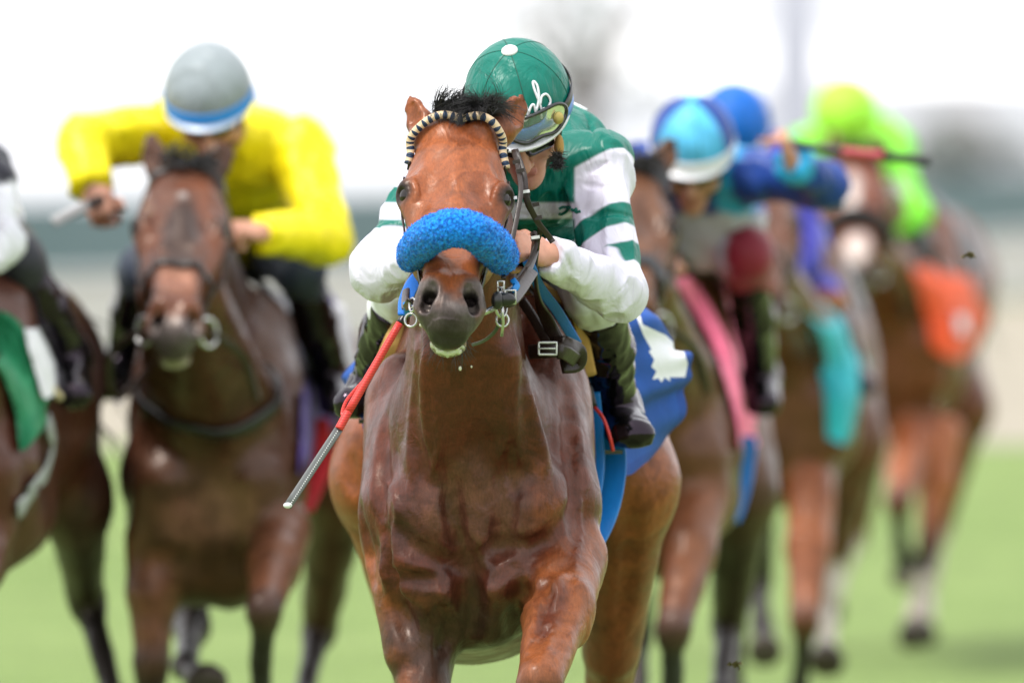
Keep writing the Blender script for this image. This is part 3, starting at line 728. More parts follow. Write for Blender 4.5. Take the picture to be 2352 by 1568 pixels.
def sheet(ctrl, nu, nv, th=.004, wave=None):
    """cloth through a grid of world points"""
    G = np.array(ctrl, float); rows = np.array([spline(r, nu) for r in G]); V = np.array([spline(rows[:, i], nv) for i in range(nu)])   # nu x nv
    du = np.gradient(V, axis=0); dv = np.gradient(V, axis=1); nr = np.cross(du, dv); nr /= np.linalg.norm(nr, axis=2, keepdims=True) + 1e-9
    uv = np.stack(np.meshgrid(np.linspace(0, 1, nu), np.linspace(0, 1, nv), indexing='ij'), 2)
    if wave is not None: V = V + nr * wave(uv[..., 0], uv[..., 1])[..., None]
    A = V.reshape(-1, 3); B = (V + nr * th).reshape(-1, 3); k = len(A); Fc = []
    for i in range(nu - 1):
        for j in range(nv - 1):
            q = [i * nv + j, i * nv + j + 1, (i + 1) * nv + j + 1, (i + 1) * nv + j]; Fc += [q, [x + k for x in q][::-1]]
    for i in range(nu - 1):
        for j in (0, nv - 1): Fc.append([i * nv + j, (i + 1) * nv + j, (i + 1) * nv + j + k, i * nv + j + k])
    for j in range(nv - 1):
        for i in (0, nu - 1): Fc.append([i * nv + j, i * nv + j + 1, i * nv + j + 1 + k, i * nv + j + k])
    return np.concatenate([A, B]), Fc, np.concatenate([uv.reshape(-1, 2)] * 2)
def sheet2(*a, **k): return sheet(*a, **k)[:2]
def inpoly(uv, poly):
    p = np.asarray(poly, float); x, y = uv[:, 0], uv[:, 1]; r = np.zeros(len(uv), bool)
    for i in range(len(p)):
        x0, y0 = p[i]; x1, y1 = p[i - 1]
        m = ((y0 > y) != (y1 > y)) & (x < (x1 - x0) * (y - y0) / (y1 - y0 + 1e-12) + x0); r ^= m
    return r
GLOSSB = mat('black_plastic', (.01, .01, .012), .15, coat=.5); WHITEP = mat('white_plastic', (.72, .73, .75), .35); STEEL = mat('steel', (.55, .55, .55), .25, metal=1)
LEATHER = mat('brown_leather', (.022, .013, .010), .38, spec=.5); g = NG(LEATHER); g.bump([(g.noise(90, 4), .4, .002)])
LEATHERB = mat('black_leather', (.008, .008, .009), .35, spec=.6); BUFF = mat('buff_rubber', (.42, .24, .07), .9)
g = NG(BUFF); g.l(g.ramp(g.noise(20, 5), [(.3, (.38, .21, .055)), (.7, (.52, .31, .10))]), g.b.inputs['Base Color']); g.bump([(g.noise(200, 3), .5, .002)])
def fold_disp(amp, sc=9, seed=0.0, z=.5):
    def f(p):
        a = vnoise(p * np.array([sc, sc, sc * z]) + seed + 2.2 * vnoise(p * 5)[:, None]); r = 1.1 - np.sqrt((2 * a - 1) ** 2 + .012)
        b = vnoise(p * np.array([sc * 2.4, sc * 2.4, sc * 1.3]) + 11 + seed + 1.5 * vnoise(p * 9)[:, None]); r2 = 1.1 - np.sqrt((2 * b - 1) ** 2 + .012)
        return -amp * (r ** 2.5 - .3) - amp * .75 * (r2 ** 3 - .2)
    return f
def jockey(J, label, base, pan, jersey_col, group, fine=False, helmet_mat=None, breech=(.75, .76, .80), visc=None, hands=(1, 1), boots=True, goggles=True):
    """J: dict of world points for the joints (l/r = viewer's left/right)"""
    t = thing('person', label, 'jockey', base, group); H = .010 if fine else .020
    Fd, U, L = frame(J['face'], J['up']); C = J['head']
    s = SDF()
    def limb(b, p, r, off, col, k=.02, ups=(0, -1, 0)):
        for i in range(len(p) - 1): b.add(p[i], p[i + 1], tuple(x + off for x in r[i]) if isinstance(r[i], tuple) else r[i] + off, tuple(x + off for x in r[i + 1]) if isinstance(r[i + 1], tuple) else r[i + 1] + off, up=ups, k=k, col=col)
    def body(b, off, col, arms=True, legs=True, tor=True):
        if tor:
            b.add(J['chest'], J['hip'], (.150 + off, .105 + off), (.135 + off, .11 + off), up=(0, -.3, 1), k=.05, col=col)
            b.add(J['sl'], J['sr'], (.060 + off, .060 + off), (.060 + off, .060 + off), k=.06, col=col)
            b.add((J['sl'] + J['sr']) / 2 + A3(0, .05, -.02), J['chest'], (.13 + off, .09 + off), (.15 + off, .105 + off), up=(0, -.3, 1), k=.05, col=col)
        if arms:
            for x in 'lr': limb(b, [J['s' + x], J['e' + x], J['w' + x]], [.050, .041, .026], off + (J.get('puff', 0) if off > .009 else 0), col, .03)
        if legs:
            for x, sg in (('l', -1), ('r', 1)):
                hp = J['hip'] + A3(.08 * sg, 0, -.02); limb(b, [hp, J['k' + x]], [.085, J.get('kn', .056)], off, col, .04); limb(b, [J['k' + x], J['a' + x]], [.050, .028], off, col, .02)
    body(s, 0, SKIN)
    s.add(C - U * .08 - Fd * .01, (J['sl'] + J['sr']) / 2 + A3(0, .02, .0), .052, .062, k=.03, col=SKIN)
    add_face(s, C, Fd, U, L, SKIN)
    for x, sg in (('l', -1), ('r', 1)):
        if J.get('h' + x) is not None: d, n, sd = J['h' + x]; add_hand(s, J['w' + x], d, n, sd, SKIN, J.get('curl', 80))
        s.add(J['a' + x] + A3(0, .03, -.01), J['t' + x] + A3(0, .02, 0), (.026, .026), (.026, .018), k=.015, col=SKIN)
    near = lambda c: (np.linalg.norm(c - (C - U * .09 + Fd * .04), axis=1) < .17) | (np.linalg.norm(c - J['wr'], axis=1) < .15) | (np.linalg.norm(c - J['wl'], axis=1) < .15)
    v, f = s.mesh(.013 if fine else .02, refine=near, levels=2 if fine else 1); d_, c_ = s.pts(v, True)
    bd = obj('body', v, f, SKINM, t, col=c_)
    # jersey
    j = SDF(); body(j, .010, (1, 1, 1), legs=False)
    mid = (J['sl'] + J['sr']) / 2
    j.add(mid - A3(0, .0, 0), C - U * .10 - Fd * .05, .062, .052, k=.03, col=(1, 1, 1))
    hd_ = N(J['hip'] - J['chest']); j.cut(J['hip'] + hd_ * .14, J['hip'] + hd_ * .5, .24, k=.01)
    for x in 'lr': e = N(J['w' + x] - J['e' + x]); j.cut(J['w' + x] + e * .105, J['w' + x] + e * .14, .10, k=.004, cap=1)
    j.disp = fold_disp(.010 if fine else .015)
    for pa in J.get('creases', ()):
        j.groove(pa, .0060, .010, depth=-.0015, Y0=22.2, n=len(pa) * 3)
    v, f = j.mesh(H, refine=lambda c: c[:, 1] < C[1] + .8, levels=2 if fine else 0)
    col = jersey_col(v, J)
    obj('jersey', v, f, SILK, t, col=col)
    # breeches
    w = SDF(); body(w, .007, (1, 1, 1), arms=False, tor=False)
    w.add(J['hip'] - hd_ * .10, J['hip'] + A3(0, .03, -.02), (.135, .11), (.145, .12), up=(0, -.3, 1), k=.04, col=(1, 1, 1))
    w.disp = fold_disp(.007, 13, 5)
    for x in 'lr': w.cut(J['a' + x] + (J['k' + x] - J['a' + x]) * .45, J['a' + x], .085, .1, k=.004)
    v, f = w.mesh(H + .003, refine=lambda c: c[:, 1] < C[1] + .8, levels=1 if fine else 0)
    bc = breech(v, J) if callable(breech) else np.repeat([breech], len(v), 0)
    obj('breeches', v, f, BREECH, t, col=bc)
    for x, sg in (('l', -1), ('r', 1)):
        bt = SDF(); K0 = J['k' + x]; A0 = J['a' + x]; T0 = J['t' + x]
        up_ = K0 + (A0 - K0) * .16
        bt.add(up_, K0 + (A0 - K0) * .5, (.052, .060), (.054, .064), up=(0, -1, 0), k=.02, cap=.2)
        bt.add(K0 + (A0 - K0) * .5, A0, (.054, .064), (.040, .046), up=(0, -1, 0), k=.02)
        bt.add(A0, A0 + A3(0, .03, -.01), .046, .043, k=.02)
        bt.add(A0 + A3(0, .03, -.01), T0, (.042, .040), (.044, .030), k=.025)
        bt.add(A0 + A3(0, .05, -.045), T0 + A3(0, 0, -.018), (.036, .012), (.042, .012), k=.006)
        bt.disp = fold_disp(.0045, 13, 3, 1.8)
        v, f = bt.mesh(.009 if fine else .016, refine=lambda c: c[:, 1] > 0, levels=1 if fine else 0)
        bo = obj('boot', v, f, BOOT, t)
    # cap
    rad = J.get('rad', (.108, .125, .116))
    o, at = dome(C, Fd, U, L, rad, pan, helmet_mat or SILK, t, seams=J.get('seam'), button=J.get('button'))
    if visc: visor(C, Fd, U, L, rad, visc[0], o, 'visor', .022, .003, u=-.020)
    if visc and visc[1]: band(C, Fd, U, L, rad, -.026, .006, 1.008, visc[1], o, 'cap_band')
    # dark goggles over the eyes, strap under the chin
    if goggles:
        gg = SDF()
        for q in (-1, 1): gg.add(C + Fd * .092 - U * .066 + L * .014 * q, C + Fd * .074 - U * .064 + L * .054 * q, (.019, .014), (.017, .012), up=Fd, k=.008)
        v, f = gg.mesh(.006 if fine else .012); obj('goggles', v, f, GLOSSB, t)
    st_ = [C + L * .078 * a - Fd * .0 - U * .03 for a in (-1,)] + [C - U * .12 - L * .062 + Fd * .01, C - U * .175 + Fd * .045, C - U * .12 + L * .062 + Fd * .01, C + L * .078 - U * .03]
    obj('chin_strap', *strap(st_, .014, .003, 24, up=Fd), LEATHERB, t)
    return t, Fd, U, L, at, s, j
# ================================================================== FRONT HORSE: eyes, hair, tack
EYE = mat('eye', (.010, .005, .003), .06, spec=.45, coat=.15, coatr=.02)
LID = mat('eyelid', (.016, .010, .009), .65, spec=.25); BROWF = mat('brow_skin', (.12, .038, .018), .5); HAIR = mat('black_hair', (.030, .028, .030), .5, spec=.5)
def eyes(H, par, fine=True):
    for s in (-1, 1): obj('eye', *sphere(H(.203, .0868 * s, -.046), .0242 * H.sc, 28, 18), EYE, par)
eyes(Hf, t)
def wisp(root, dirs, n, L, r, spread, gravity=.0, seed=1, curl=.25):
    rr = np.random.default_rng(seed); parts = []
    for i in range(n):
        p = np.array(root(rr), float); d = N(np.array(dirs(rr), float)); pts = [p]; l = L * rr.uniform(.5, 1.15)
        w = rr.normal(size=3) * curl
        for k in range(6): d = N(d + A3(0, 0, -gravity) + w * .35 + rr.normal(size=3) * .08); p = p + d * l / 6; pts.append(p)
        parts.append(tube(pts, [r, r * .9, r * .15], 4, caps=False))
    return join(parts)
# forelock and mane standing up between the ears, blown to the right
def locks(n, m, root, dr, L, r, seed):
    q = np.random.default_rng(seed); parts = []
    for i in range(n):
        p0 = np.array(root(q), float); d0 = N(dr(q)); c0 = q.normal(size=3) * .22; l0 = L * q.uniform(.6, 1.2); g0 = q.uniform(.10, .34)
        for k in range(m):
            p = p0 + q.normal(size=3) * .0045; d = N(d0 + q.normal(size=3) * .10); c = c0 + q.normal(size=3) * .05; pts = [p]; l = l0 * q.uniform(.8, 1.15)
            for z in range(7): d = N(d + c * .5 + A3(0, 0, -g0 * .7) + q.normal(size=3) * .02); p = p + d * l / 7; pts.append(p)
            parts.append(tube(pts, [r, r * .8, r * .15], 3, caps=False))
    return join(parts)
obj('forelock', *join([locks(46, 46, lambda r: Hf(-.050 + .030 * r.random(), r.uniform(-.054, .062), -.006 - .02 * r.random()), lambda r: A3(-.15 + 1.3 * r.random(), -.25 + r.normal() * .2, .50 + r.normal() * .2), .062, .0007, 4),
    locks(7, 9, lambda r: Hf(-.02, r.uniform(.01, .07), 0), lambda r: A3(.9 + r.normal() * .2, -.1, .75 + r.normal() * .2), .095, .0005, 14)]), HAIR, t)
obj('mane', *locks(34, 36, lambda r: P(1068 + r.normal() * 22, 296, 22.75) + A3(0, r.uniform(0, .6), r.uniform(-.02, .01)), lambda r: A3(.6 + r.normal() * .4, .2, .45 + r.normal() * .2), .065, .0008, 9), HAIR, t)
rr = np.random.default_rng(3); wh = []
for i in range(70):
    s = rr.choice([-1, 1]); p0 = Bf.snap(Hf(.50 + rr.random() * .08, s * rr.uniform(.01, .05), -.12 - rr.random() * .05), 0)[0]; d = N(p0 - Hf(.53, 0, -.08) + rr.normal(size=3) * .02)
    wh.append(tube([p0, p0 + d * .015, p0 + d * .03 + A3(0, 0, -.004)], [.0005, .0002], 4))
obj('whiskers', *join(wh), HAIR, t)
FOAM = mat('froth', (.62, .62, .50), .35, sss=.1)
fo = SDF()
for i in range(220):
    a = rr.uniform(-1, 1); e_ = abs(a) ** 1.6; p0 = Hf(.566 + rr.normal() * .005 - (.065 if a > 0 else .045) * e_, .040 * math.copysign(abs(a) ** .8, a), -.122 + .024 * e_ + rr.normal() * .004 - .012 * rr.random() * (1 - e_)); p0 = Bf.snap(p0, 0)[0]; fo.ball(p0, rr.uniform(.0015, .0055), k=.004)
vv, ff = fo.mesh(.003); obj('froth', vv, ff, FOAM, t)
# ---- bridle
def onh(pts, off=.004, n=None):
    """head-frame points laid on the skin"""
    return np.array([Bf.snap(Hf(*p), off)[0] for p in pts])
def nrm(sdf, p): return sdf.grad(np.atleast_2d(p))
def lay(sdf, pts, width, thick=.004, off=.003, n=30):
    p = spline(pts, n); p = sdf.snap(p, off); return strap(p, width, thick, up=nrm(sdf, p))
br = thing('bridle', 'dark leather bridle with cream and navy plaited browband on the leading bay horse', 'bridle', Hf(.1, 0, 0))
arc = [(.055, -.115, -.080), (.030, -.102, -.05), (.014, -.078, -.026), (.002, -.045, -.008), (-.004, 0, .0), (.002, .045, -.008), (.014, .078, -.026), (.030, .102, -.05), (.055, .115, -.080)]
ap = Bf.snap(spline([Hf(*a) for a in arc], 80), .007)
for _ in range(4): ap[1:-1] = (ap[:-2] + ap[1:-1] * 2 + ap[2:]) / 4
NAVY = (.012, .035, .085); CREAM = (.66, .50, .32)
v, f = tube(ap, .0082, 20, up=nrm(Bf, ap)); k = np.arange(len(v)); ti = (k // 20) / 80 * 24; th = (k % 20) / 20 * 2 * math.pi
bm2 = mat('plaited_band', rough=.5); g = NG(bm2)
at_ = g.attr('ti')[2]; pi_ = g.attr('ph')[2]
fr = g.math('FRACT', at_); tri = g.math('MULTIPLY', g.math('ABSOLUTE', g.math('SUBTRACT', fr, .5)), 2.0)
mk = g.math('GREATER_THAN', g.math('SUBTRACT', tri, g.math('MULTIPLY', pi_, .80)), .36)
g.l(g.mul(CREAM, NAVY, mk, 'MIX'), g.b.inputs['Base Color'])
gap = g.ramp(tri, [(.0, 1.), (.9, .9), (1., 0.)]); g.bump([(gap, .9, .004)])
bb_ = obj('browband', v, f, bm2, br, attrs={'ti': ti, 'ph': .5 - .5 * np.cos(th)})
for s in (-1, 1):
    ck = [(.09, .118 * s, -.09), (.16, .108 * s, -.12), (.26, .098 * s, -.12), (.35, .088 * s, -.11), (.44, .066 * s, -.098), (.485, .062 * s, -.095)]
    obj('cheek_strap', *lay(Bf, [Hf(*a) for a in ck], .013, .004, .004), LEATHER, br)
    obj('crown_strap', *lay(Bf, [Hf(.06, .118 * s, -.08), Hf(.01, .10 * s, -.09), Hf(-.03, .05 * s, -.05), Hf(-.04, 0, -.04)], .02, .005, .004), LEATHER, br)
obj('nose_strap', *lay(Bf, [Hf(.36, -.08, -.15), Hf(.36, -.085, -.08), Hf(.355, -.05, -.02), Hf(.355, 0, 0), Hf(.355, .05, -.02), Hf(.36, .085, -.08), Hf(.36, .08, -.15)], .016, .004, .003), LEATHER, br)
obj('throat_strap', *lay(Bf, [Hf(.07, -.115, -.10), Hf(.14, -.09, -.22), Hf(.16, 0, -.27), Hf(.14, .09, -.22), Hf(.07, .115, -.10)], .011, .004, .004), LEATHER, br)
# the right side has doubled straps standing off the cheek with keepers
Yb = 22.45
def cp(pts): return [P(x, y, Y) for x, y, Y in pts]
obj('cheek_strap', *strap(cp([(1180, 345, 22.62), (1190, 390, 22.56), (1196, 440, 22.50), (1187, 500, 22.46), (1172, 570, 22.42), (1156, 640, 22.36)]), .010, .004, 26), LEATHER, br)
obj('rein', *strap(cp([(1184, 345, 22.64), (1203, 400, 22.60), (1210, 455, 22.58), (1232, 505, 22.6), (1262, 545, 22.62), (1270, 556, 22.62)]), .012, .005, 30), LEATHER, br)
obj('rein', *strap(cp([(1150, 682, 22.30), (1180, 660, 22.40), (1205, 635, 22.52), (1222, 600, 22.66), (1232, 560, 22.76), (1225, 535, 22.8)]), .014, .006, 30), LEATHER, br)
obj('rein', *strap(cp([(1196, 400, 22.6), (1212, 470, 22.6), (1240, 520, 22.62), (1232, 560, 22.64), (1212, 610, 22.60), (1180, 650, 22.5)]), .010, .005, 30), LEATHER, br)
obj('rein', *strap(cp([(942, 690, 22.30), (930, 705, 22.45), (938, 650, 22.8), (980, 600, 23.0), (1050, 580, 23.05), (1160, 580, 22.95), (1222, 560, 22.85)]), .014, .006, 40), LEATHER, br)
for x, y, Y in ((1196, 392, 22.55), (1209, 447, 22.56), (1228, 548, 22.62), (1186, 372, 22.58), (1236, 500, 22.6), (1230, 470, 22.6)):
    obj('keeper', *box(P(x, y, Y), (.0155, .010, .008), np.array(Matrix.Rotation(R(-12), 3, 'Y'))), LEATHER, br, smooth=False)
for x, y, Y in ((1230, 545, 22.60), (1207, 440, 22.545), (1178, 455, 22.5)):
    obj('keeper', *box(P(x, y, Y), (.017, .013, .006), np.array(Matrix.Rotation(R(-8), 3, 'Y'))), WHITEP, br, smooth=False)
def ring(c, r, w, n=(0, -1, 0), m=STEEL, par=None, name='bit_ring', sx=1.0, sy=1.0):
    n = N(n); a = N(np.cross(n, (0, .01, 1))); b_ = np.cross(n, a); p = [np.asarray(c) + r * (a * math.cos(x) * sx + b_ * math.sin(x) * sy) for x in np.linspace(0, 2 * math.pi, 25)]
    return obj(name, *tube(p, w, 8, caps=False), m, par)
def buckle(c, w, h, par, m=STEEL, R3=None, th=.0022):
    pts = np.array([(-w, 0, -h), (w, 0, -h), (w, 0, h), (-w, 0, h), (-w, 0, -h)], float); pts = np.concatenate([np.linspace(pts[i], pts[i + 1], 5)[:-1] for i in range(4)] + [pts[:1]])
    if R3 is not None: pts = pts @ R3.T
    return obj('buckle', *join([tube(pts + np.asarray(c), th, 8, caps=False), tube([np.asarray(c) + A3(-w, -.003, 0), np.asarray(c) + A3(w * .9, -.004, 0)], th * .7, 6)]), m, par)
for s, x in ((-1, 948), (1, 1150)):
    c0 = P(x, 700, 22.30)
    ring(c0, .024 if s > 0 else .013, .003, (s * .9, -.45, .1), par=br)
    ring(P(x + 4 * s, 735, 22.32), .013, .0024, (s * .4, -.9, .1), par=br, name='bit_ring')
    if s > 0: obj('bit_cheek', *tube([P(x, 660, 22.34), P(x + 2 * s, 700, 22.28), P(x + 6 * s, 742, 22.30), P(x + 2 * s, 772, 22.31)], [.003, .004, .003, .003], 10), STEEL, br)
    obj('bit_mouthpiece', *tube([c0, Hf(.50, .03 * s, -.112)], .006, 10), STEEL, br)
obj('bit_guard', *join([sphere(P(1157, 688, 22.27), (.024, .012, .014)), sphere(P(1142, 690, 22.26), (.012, .014, .018))]), LEATHERB, br)
obj('curb_strap', *strap([P(1150, 735, 22.31), P(1136, 762, 22.34), P(1112, 782, 22.40), P(1085, 792, 22.47)], .007, .003, 30), mat('green_strap', (.045, .06, .04), .5), br)
obj('rein_end', *strap(cp([(1150, 690, 22.30), (1172, 690, 22.30), (1192, 668, 22.38), (1222, 622, 22.55)]), .026, .008, 20), LEATHER, br)
buckle(P(1172, 682, 22.28), .010, .013, br); buckle(P(1150, 660, 22.30), .006, .012, br)
BLUET = mat('blue_tape', (.012, .22, .62), .5)
obj('tape', *strap(cp([(1176, 668, 22.33), (1186, 658, 22.34), (1180, 646, 22.35)]), .012, .018, 8), BLUET, br)
obj('tape', *strap(cp([(935, 700, 22.40), (938, 716, 22.42)]), .016, .016, 6), BLUET, br)
WEB = mat('blue_webbing', (.008, .15, .60), .7); g = NG(WEB)
ck = g.n('ShaderNodeTexChecker'); ck.inputs['Scale'].default_value = 420; g.l(g.co, ck.inputs[0]); g.bump([(ck.outputs['Fac'], .5, .0015)])
obj('rein_grip', *strap(cp([(930, 722, 22.5), (932, 690, 22.62), (950, 650, 22.8), (985, 615, 22.95)]), .028, .006, 20), WEB, br)
obj('rein_grip', *strap(cp([(1212, 600, 22.72), (1240, 660, 22.95), (1280, 715, 23.1), (1325, 790, 23.3)]), .022, .006, 24), WEB, br)
# ---- fleece noseband
fl = thing('noseband', 'thick bright blue fleece noseband over the nose of the leading bay horse', 'noseband', Hf(.36, 0, .02))
FLE = mat('blue_fleece', rough=.95, sheen=.15, sheenr=.6, spec=.1); g = NG(FLE)
vo = g.n('ShaderNodeTexVoronoi'); vo.inputs['Scale'].default_value = 170; g.l(g.co, vo.inputs['Vector'])
c = g.ramp(vo.outputs['Distance'], [(.0, (.016, .36, 1.0)), (.45, (.008, .23, .76)), (.8, (.003, .11, .46))]); c = g.mul(c, g.ramp(g.noise(30, 4), [(.3, .75), (.7, 1.2)]), .8)
g.l(c, g.b.inputs['Base Color']); g.bump([(vo.outputs['Distance'], -.9, .004), (g.noise(300, 4), .6, .002)])
fp = cp([(938, 606, 22.42), (946, 586, 22.36), (968, 556, 22.27), (1005, 532, 22.20), (1050, 523, 22.18), (1096, 536, 22.20), (1130, 562, 22.27), (1152, 590, 22.35), (1152, 604, 22.43)])
v, f = tube(fp, [.014, .030, .035, .036, .036, .036, .037, .033, .016], 110, 260, caps=True)
cen = np.array(spline(fp, 260))[np.minimum(np.arange(len(v)) // 110, 259)]
nr = N2(v - cen); am = .0036 * (vnoise(v * 190) - .4) + .0035 * (vnoise(v * 420) - .4) + .003 * (vnoise(v * 60) - .5)
obj('fleece', v + nr * am[:, None], f, FLE, fl)
rr = np.random.default_rng(8); k = rr.integers(0, len(v), 9000); tf = []
for i in k:
    n_ = N(nr[i] + rr.normal(size=3) * .5); p0 = v[i] + nr[i] * am[i]; s_ = rr.uniform(.0018, .0042); a_ = N(np.cross(n_, rr.normal(size=3))) * .0008
    tf.append(([p0 - a_, p0 + a_, p0 + n_ * s_ + a_ * .4, p0 + n_ * s_ - a_ * .4], [[0, 1, 2, 3]]))
obj('fibres', *join(tf), FLE, fl, smooth=False)
# ================================================================== FRONT JOCKEY
GREEN = srgb(0, 128, 100); WHT = (.76, .73, .88)
GREEN = (.000, .150, .112)
def arm_t(v, a, b_):
    d = b_ - a; return (v - a) @ d / (d @ d)
def sst(x, w=.010): x = np.clip(x / w * .5 + .5, 0, 1); return x * x * (3 - 2 * x)
def j1_col(v, J):
    W_ = np.zeros(len(v))
    for x in 'rl':
        S_, E_, Q_ = J['s' + x], J['e' + x], J['w' + x]; sx = 1 if x == 'r' else -1
        ta = arm_t(v, S_, E_); d1 = np.linalg.norm(v - (S_ + np.clip(ta, 0, 1)[:, None] * (E_ - S_)), axis=1)
        tf = arm_t(v, E_, Q_); d2 = np.linalg.norm(v - (E_ + np.clip(tf, 0, 1.5)[:, None] * (Q_ - E_)), axis=1)
        out = (v - S_)[:, 0] * sx
        arm = sst(.105 - d1, .004) * sst(out + .045, .004)
        tt = ta + .35 * out / .3
        bd = np.maximum.reduce([sst(tt - .06) * sst(.45 - tt), sst(tt - .62) * sst(.76 - tt), sst(tt - .93)])
        W_ = np.maximum(W_, arm * bd); W_ = np.maximum(W_, sst(.085 - d2, .004) * sst(tf - .08, .02))
    cx = J['chest'][0]
    bw = sst(P(0, 468, 23)[2] - v[:, 2], .004) * sst(v[:, 2] - P(0, 506, 23)[2], .004) * (v[:, 1] < 23.6) * sst(P(1338, 0, 23)[0] - v[:, 0], .004)
    W_ = np.maximum(W_, bw)[:, None]
    return np.array(GREEN) * (1 - W_) + np.array(WHT) * W_
J1 = dict(head=P(1189, 222, 23.02), face=A3(.0, -.79, -.60), up=A3(-.14, -.58, .79),
          sl=P(1010, 400, 23.28), sr=P(1370, 385, 23.25), el=P(878, 618, 23.14), er=P(1412, 668, 23.10),
          wl=P(985, 585, 22.98), wr=P(1265, 588, 22.86), chest=P(1215, 370, 23.42), hip=P(1200, 560, 24.02),
          kl=P(925, 655, 23.45), kr=P(1362, 665, 23.42), al=P(850, 895, 23.82), ar=P(1418, 930, 23.78), tl=P(815, 925, 23.62), tr=P(1450, 995, 23.60),
          creases=[[(1268, 556), (1280, 600), (1276, 645)], [(1292, 575), (1308, 620), (1300, 665)], [(1452, 610), (1440, 650), (1400, 690)], [(1345, 425), (1390, 432), (1430, 415)], [(1352, 395), (1395, 372)], [(1350, 500), (1400, 492), (1450, 498)],
            [(1340, 255), (1362, 310), (1352, 370)], [(1375, 262), (1400, 300), (1408, 340)], [(1215, 450), (1240, 420), (1262, 385)], [(1290, 460), (1300, 410), (1325, 370)]],
          hl=(A3(.8, -.1, -.3), A3(0, .6, -.8), 1), hr=(A3(-.72, -.45, .25), A3(-.1, .7, -.7), -1),
          seam=mat('seam_green', (.0, .07, .045), .6), button=mat('button_white', (.8, .8, .8), .5))
BLUEV = mat('visor_blue', (.05, .22, .72), .3); WH2 = mat('visor_white', (.78, .79, .84), .3)
r1, Fd, U, L, at, s1, j1 = jockey(J1, 'jockey in green and white silks and green cap crouching on the leading horse', P(1200, 560, 24) * A3(1, 1, 0), lambda a, th: GREEN, j1_col, 'jockeys riding the race', fine=True, visc=(WH2, BLUEV))
C = J1['head']
def on_cap(a, u, k=1.012):
    """point on the cap: a degrees round from the front, u metres up"""
    rr_ = math.sqrt(max(0.02, 1 - (u / .116) ** 2)) if u > 0 else 1
    return C + (Fd * .125 * math.cos(R(a)) + L * .108 * math.sin(R(a))) * rr_ * k + U * u
hel = [o for o in r1.children if o.name.startswith('helmet')][0]
# script monogram embroidered on the front: an N-like and a p-like stroke
def strokes(lst, fn, r, m, par, name, n=24):
    return obj(name, *join([tube([fn(x, y) for x, y in spline([(a, b_) for a, b_ in l], n)], r, 6) for l in lst]), m, par)
def capxy(x, y): return on_cap(14 + 24 * x, .030 + y * .032, 1.014)
strokes([[(-.25, .5), (-.1, .75), (.05, .6), (.0, .1), (-.05, -.15), (-.25, -.2)], [(.02, .2), (.25, .6), (.42, .65), (.42, .2), (.55, .1)], [(.42, .2), (.75, .8), (1.0, 1.45), (.9, 1.7), (.75, 1.4), (.72, .6), (.7, -.5)], [(.72, .5), (.95, .85), (1.25, .8), (1.3, .35), (1.05, .1), (.8, .2)]], capxy, .0026, WH2, hel, 'monogram')
# clear goggles pushed up on the cap
gl = mat('clear_lens', (.75, .8, .78), .05, trans=.85, spec=.8)
fr_ = []; cx, cy = 28, .004
def gxy(x, y, k): return on_cap(24 + 32 * x, .008 + .030 * y, k)
loop = [(-1, .2), (-.7, .85), (0, 1), (.7, .9), (1.05, .3), (1, -.4), (.5, -.95), (0, -.75), (-.5, -.95), (-.95, -.4), (-1, .2)]
gz = obj('lifted_goggles', *tube([gxy(x, y, 1.09) for x, y in spline(loop, 60)], .0042, 8, caps=False), GLOSSB, r1)
V = [gxy(0, 0, 1.10)] + [gxy(x * .98, y * .95, 1.085) for x, y in spline(loop, 60)[:-1]]
obj('lens', V, [[0, i, i % 59 + 1] for i in range(1, 60)], gl, gz)
BASE_strap = [on_cap(a, -.012 + .0 * abs(a), 1.035) for a in (list(range(52, 180, 8)) if True else [])]
for s_ in (-1, 1): obj('goggle_strap', *strap([on_cap(24 + s_ * a, .006, 1.035) for a in range(34, 150, 8)], .020, .003, 30, up=U * .01 + [N(on_cap(24 + s_ * a, 0) - C) for a in range(34, 150, 8)]), LEATHERB, gz)
obj('vent_disc', *sphere(gxy(.62, .05, 1.13), (.011, .004, .013), 16, 10), mat('brass_mesh', (.45, .36, .12), .4, metal=.7), gz)
obj('ear_pad', *sphere(P(1284, 336, 22.99), (.010, .02, .024)), BUFF, r1)
obj('hair', *wisp(lambda r: P(1280 + r.normal() * 6, 366 + r.uniform(-16, 18), 22.97), lambda r: A3(.2 + r.normal() * .4, -.5, -.5 + r.normal() * .5), 260, .018, .0009, .3, .1, 12, 1.5), HAIR, r1)
# writing on the silks
def onj(px, py, off=.0015): return j1.hit(px, py, 22.6, 24.2, off)
for nm, lst in (('back_letter', [[(1318, 212), (1330, 208), (1348, 216), (1358, 228)], [(1316, 228), (1322, 236), (1334, 236), (1342, 230), (1347, 236)]]),
                ('chest_lettering', [[(1283, 478), (1290, 474), (1306, 474), (1312, 477)], [(1308, 475), (1300, 484), (1288, 490), (1284, 488)], [(1314, 480), (1320, 484), (1326, 480), (1324, 488), (1334, 486)]])):
    obj(nm, *join([strap(spline([onj(*q_) for q_ in l], 12), .006, .002) for l in lst]), WH2 if nm == 'back_letter' else mat('letter_green', GREEN, .6), r1)
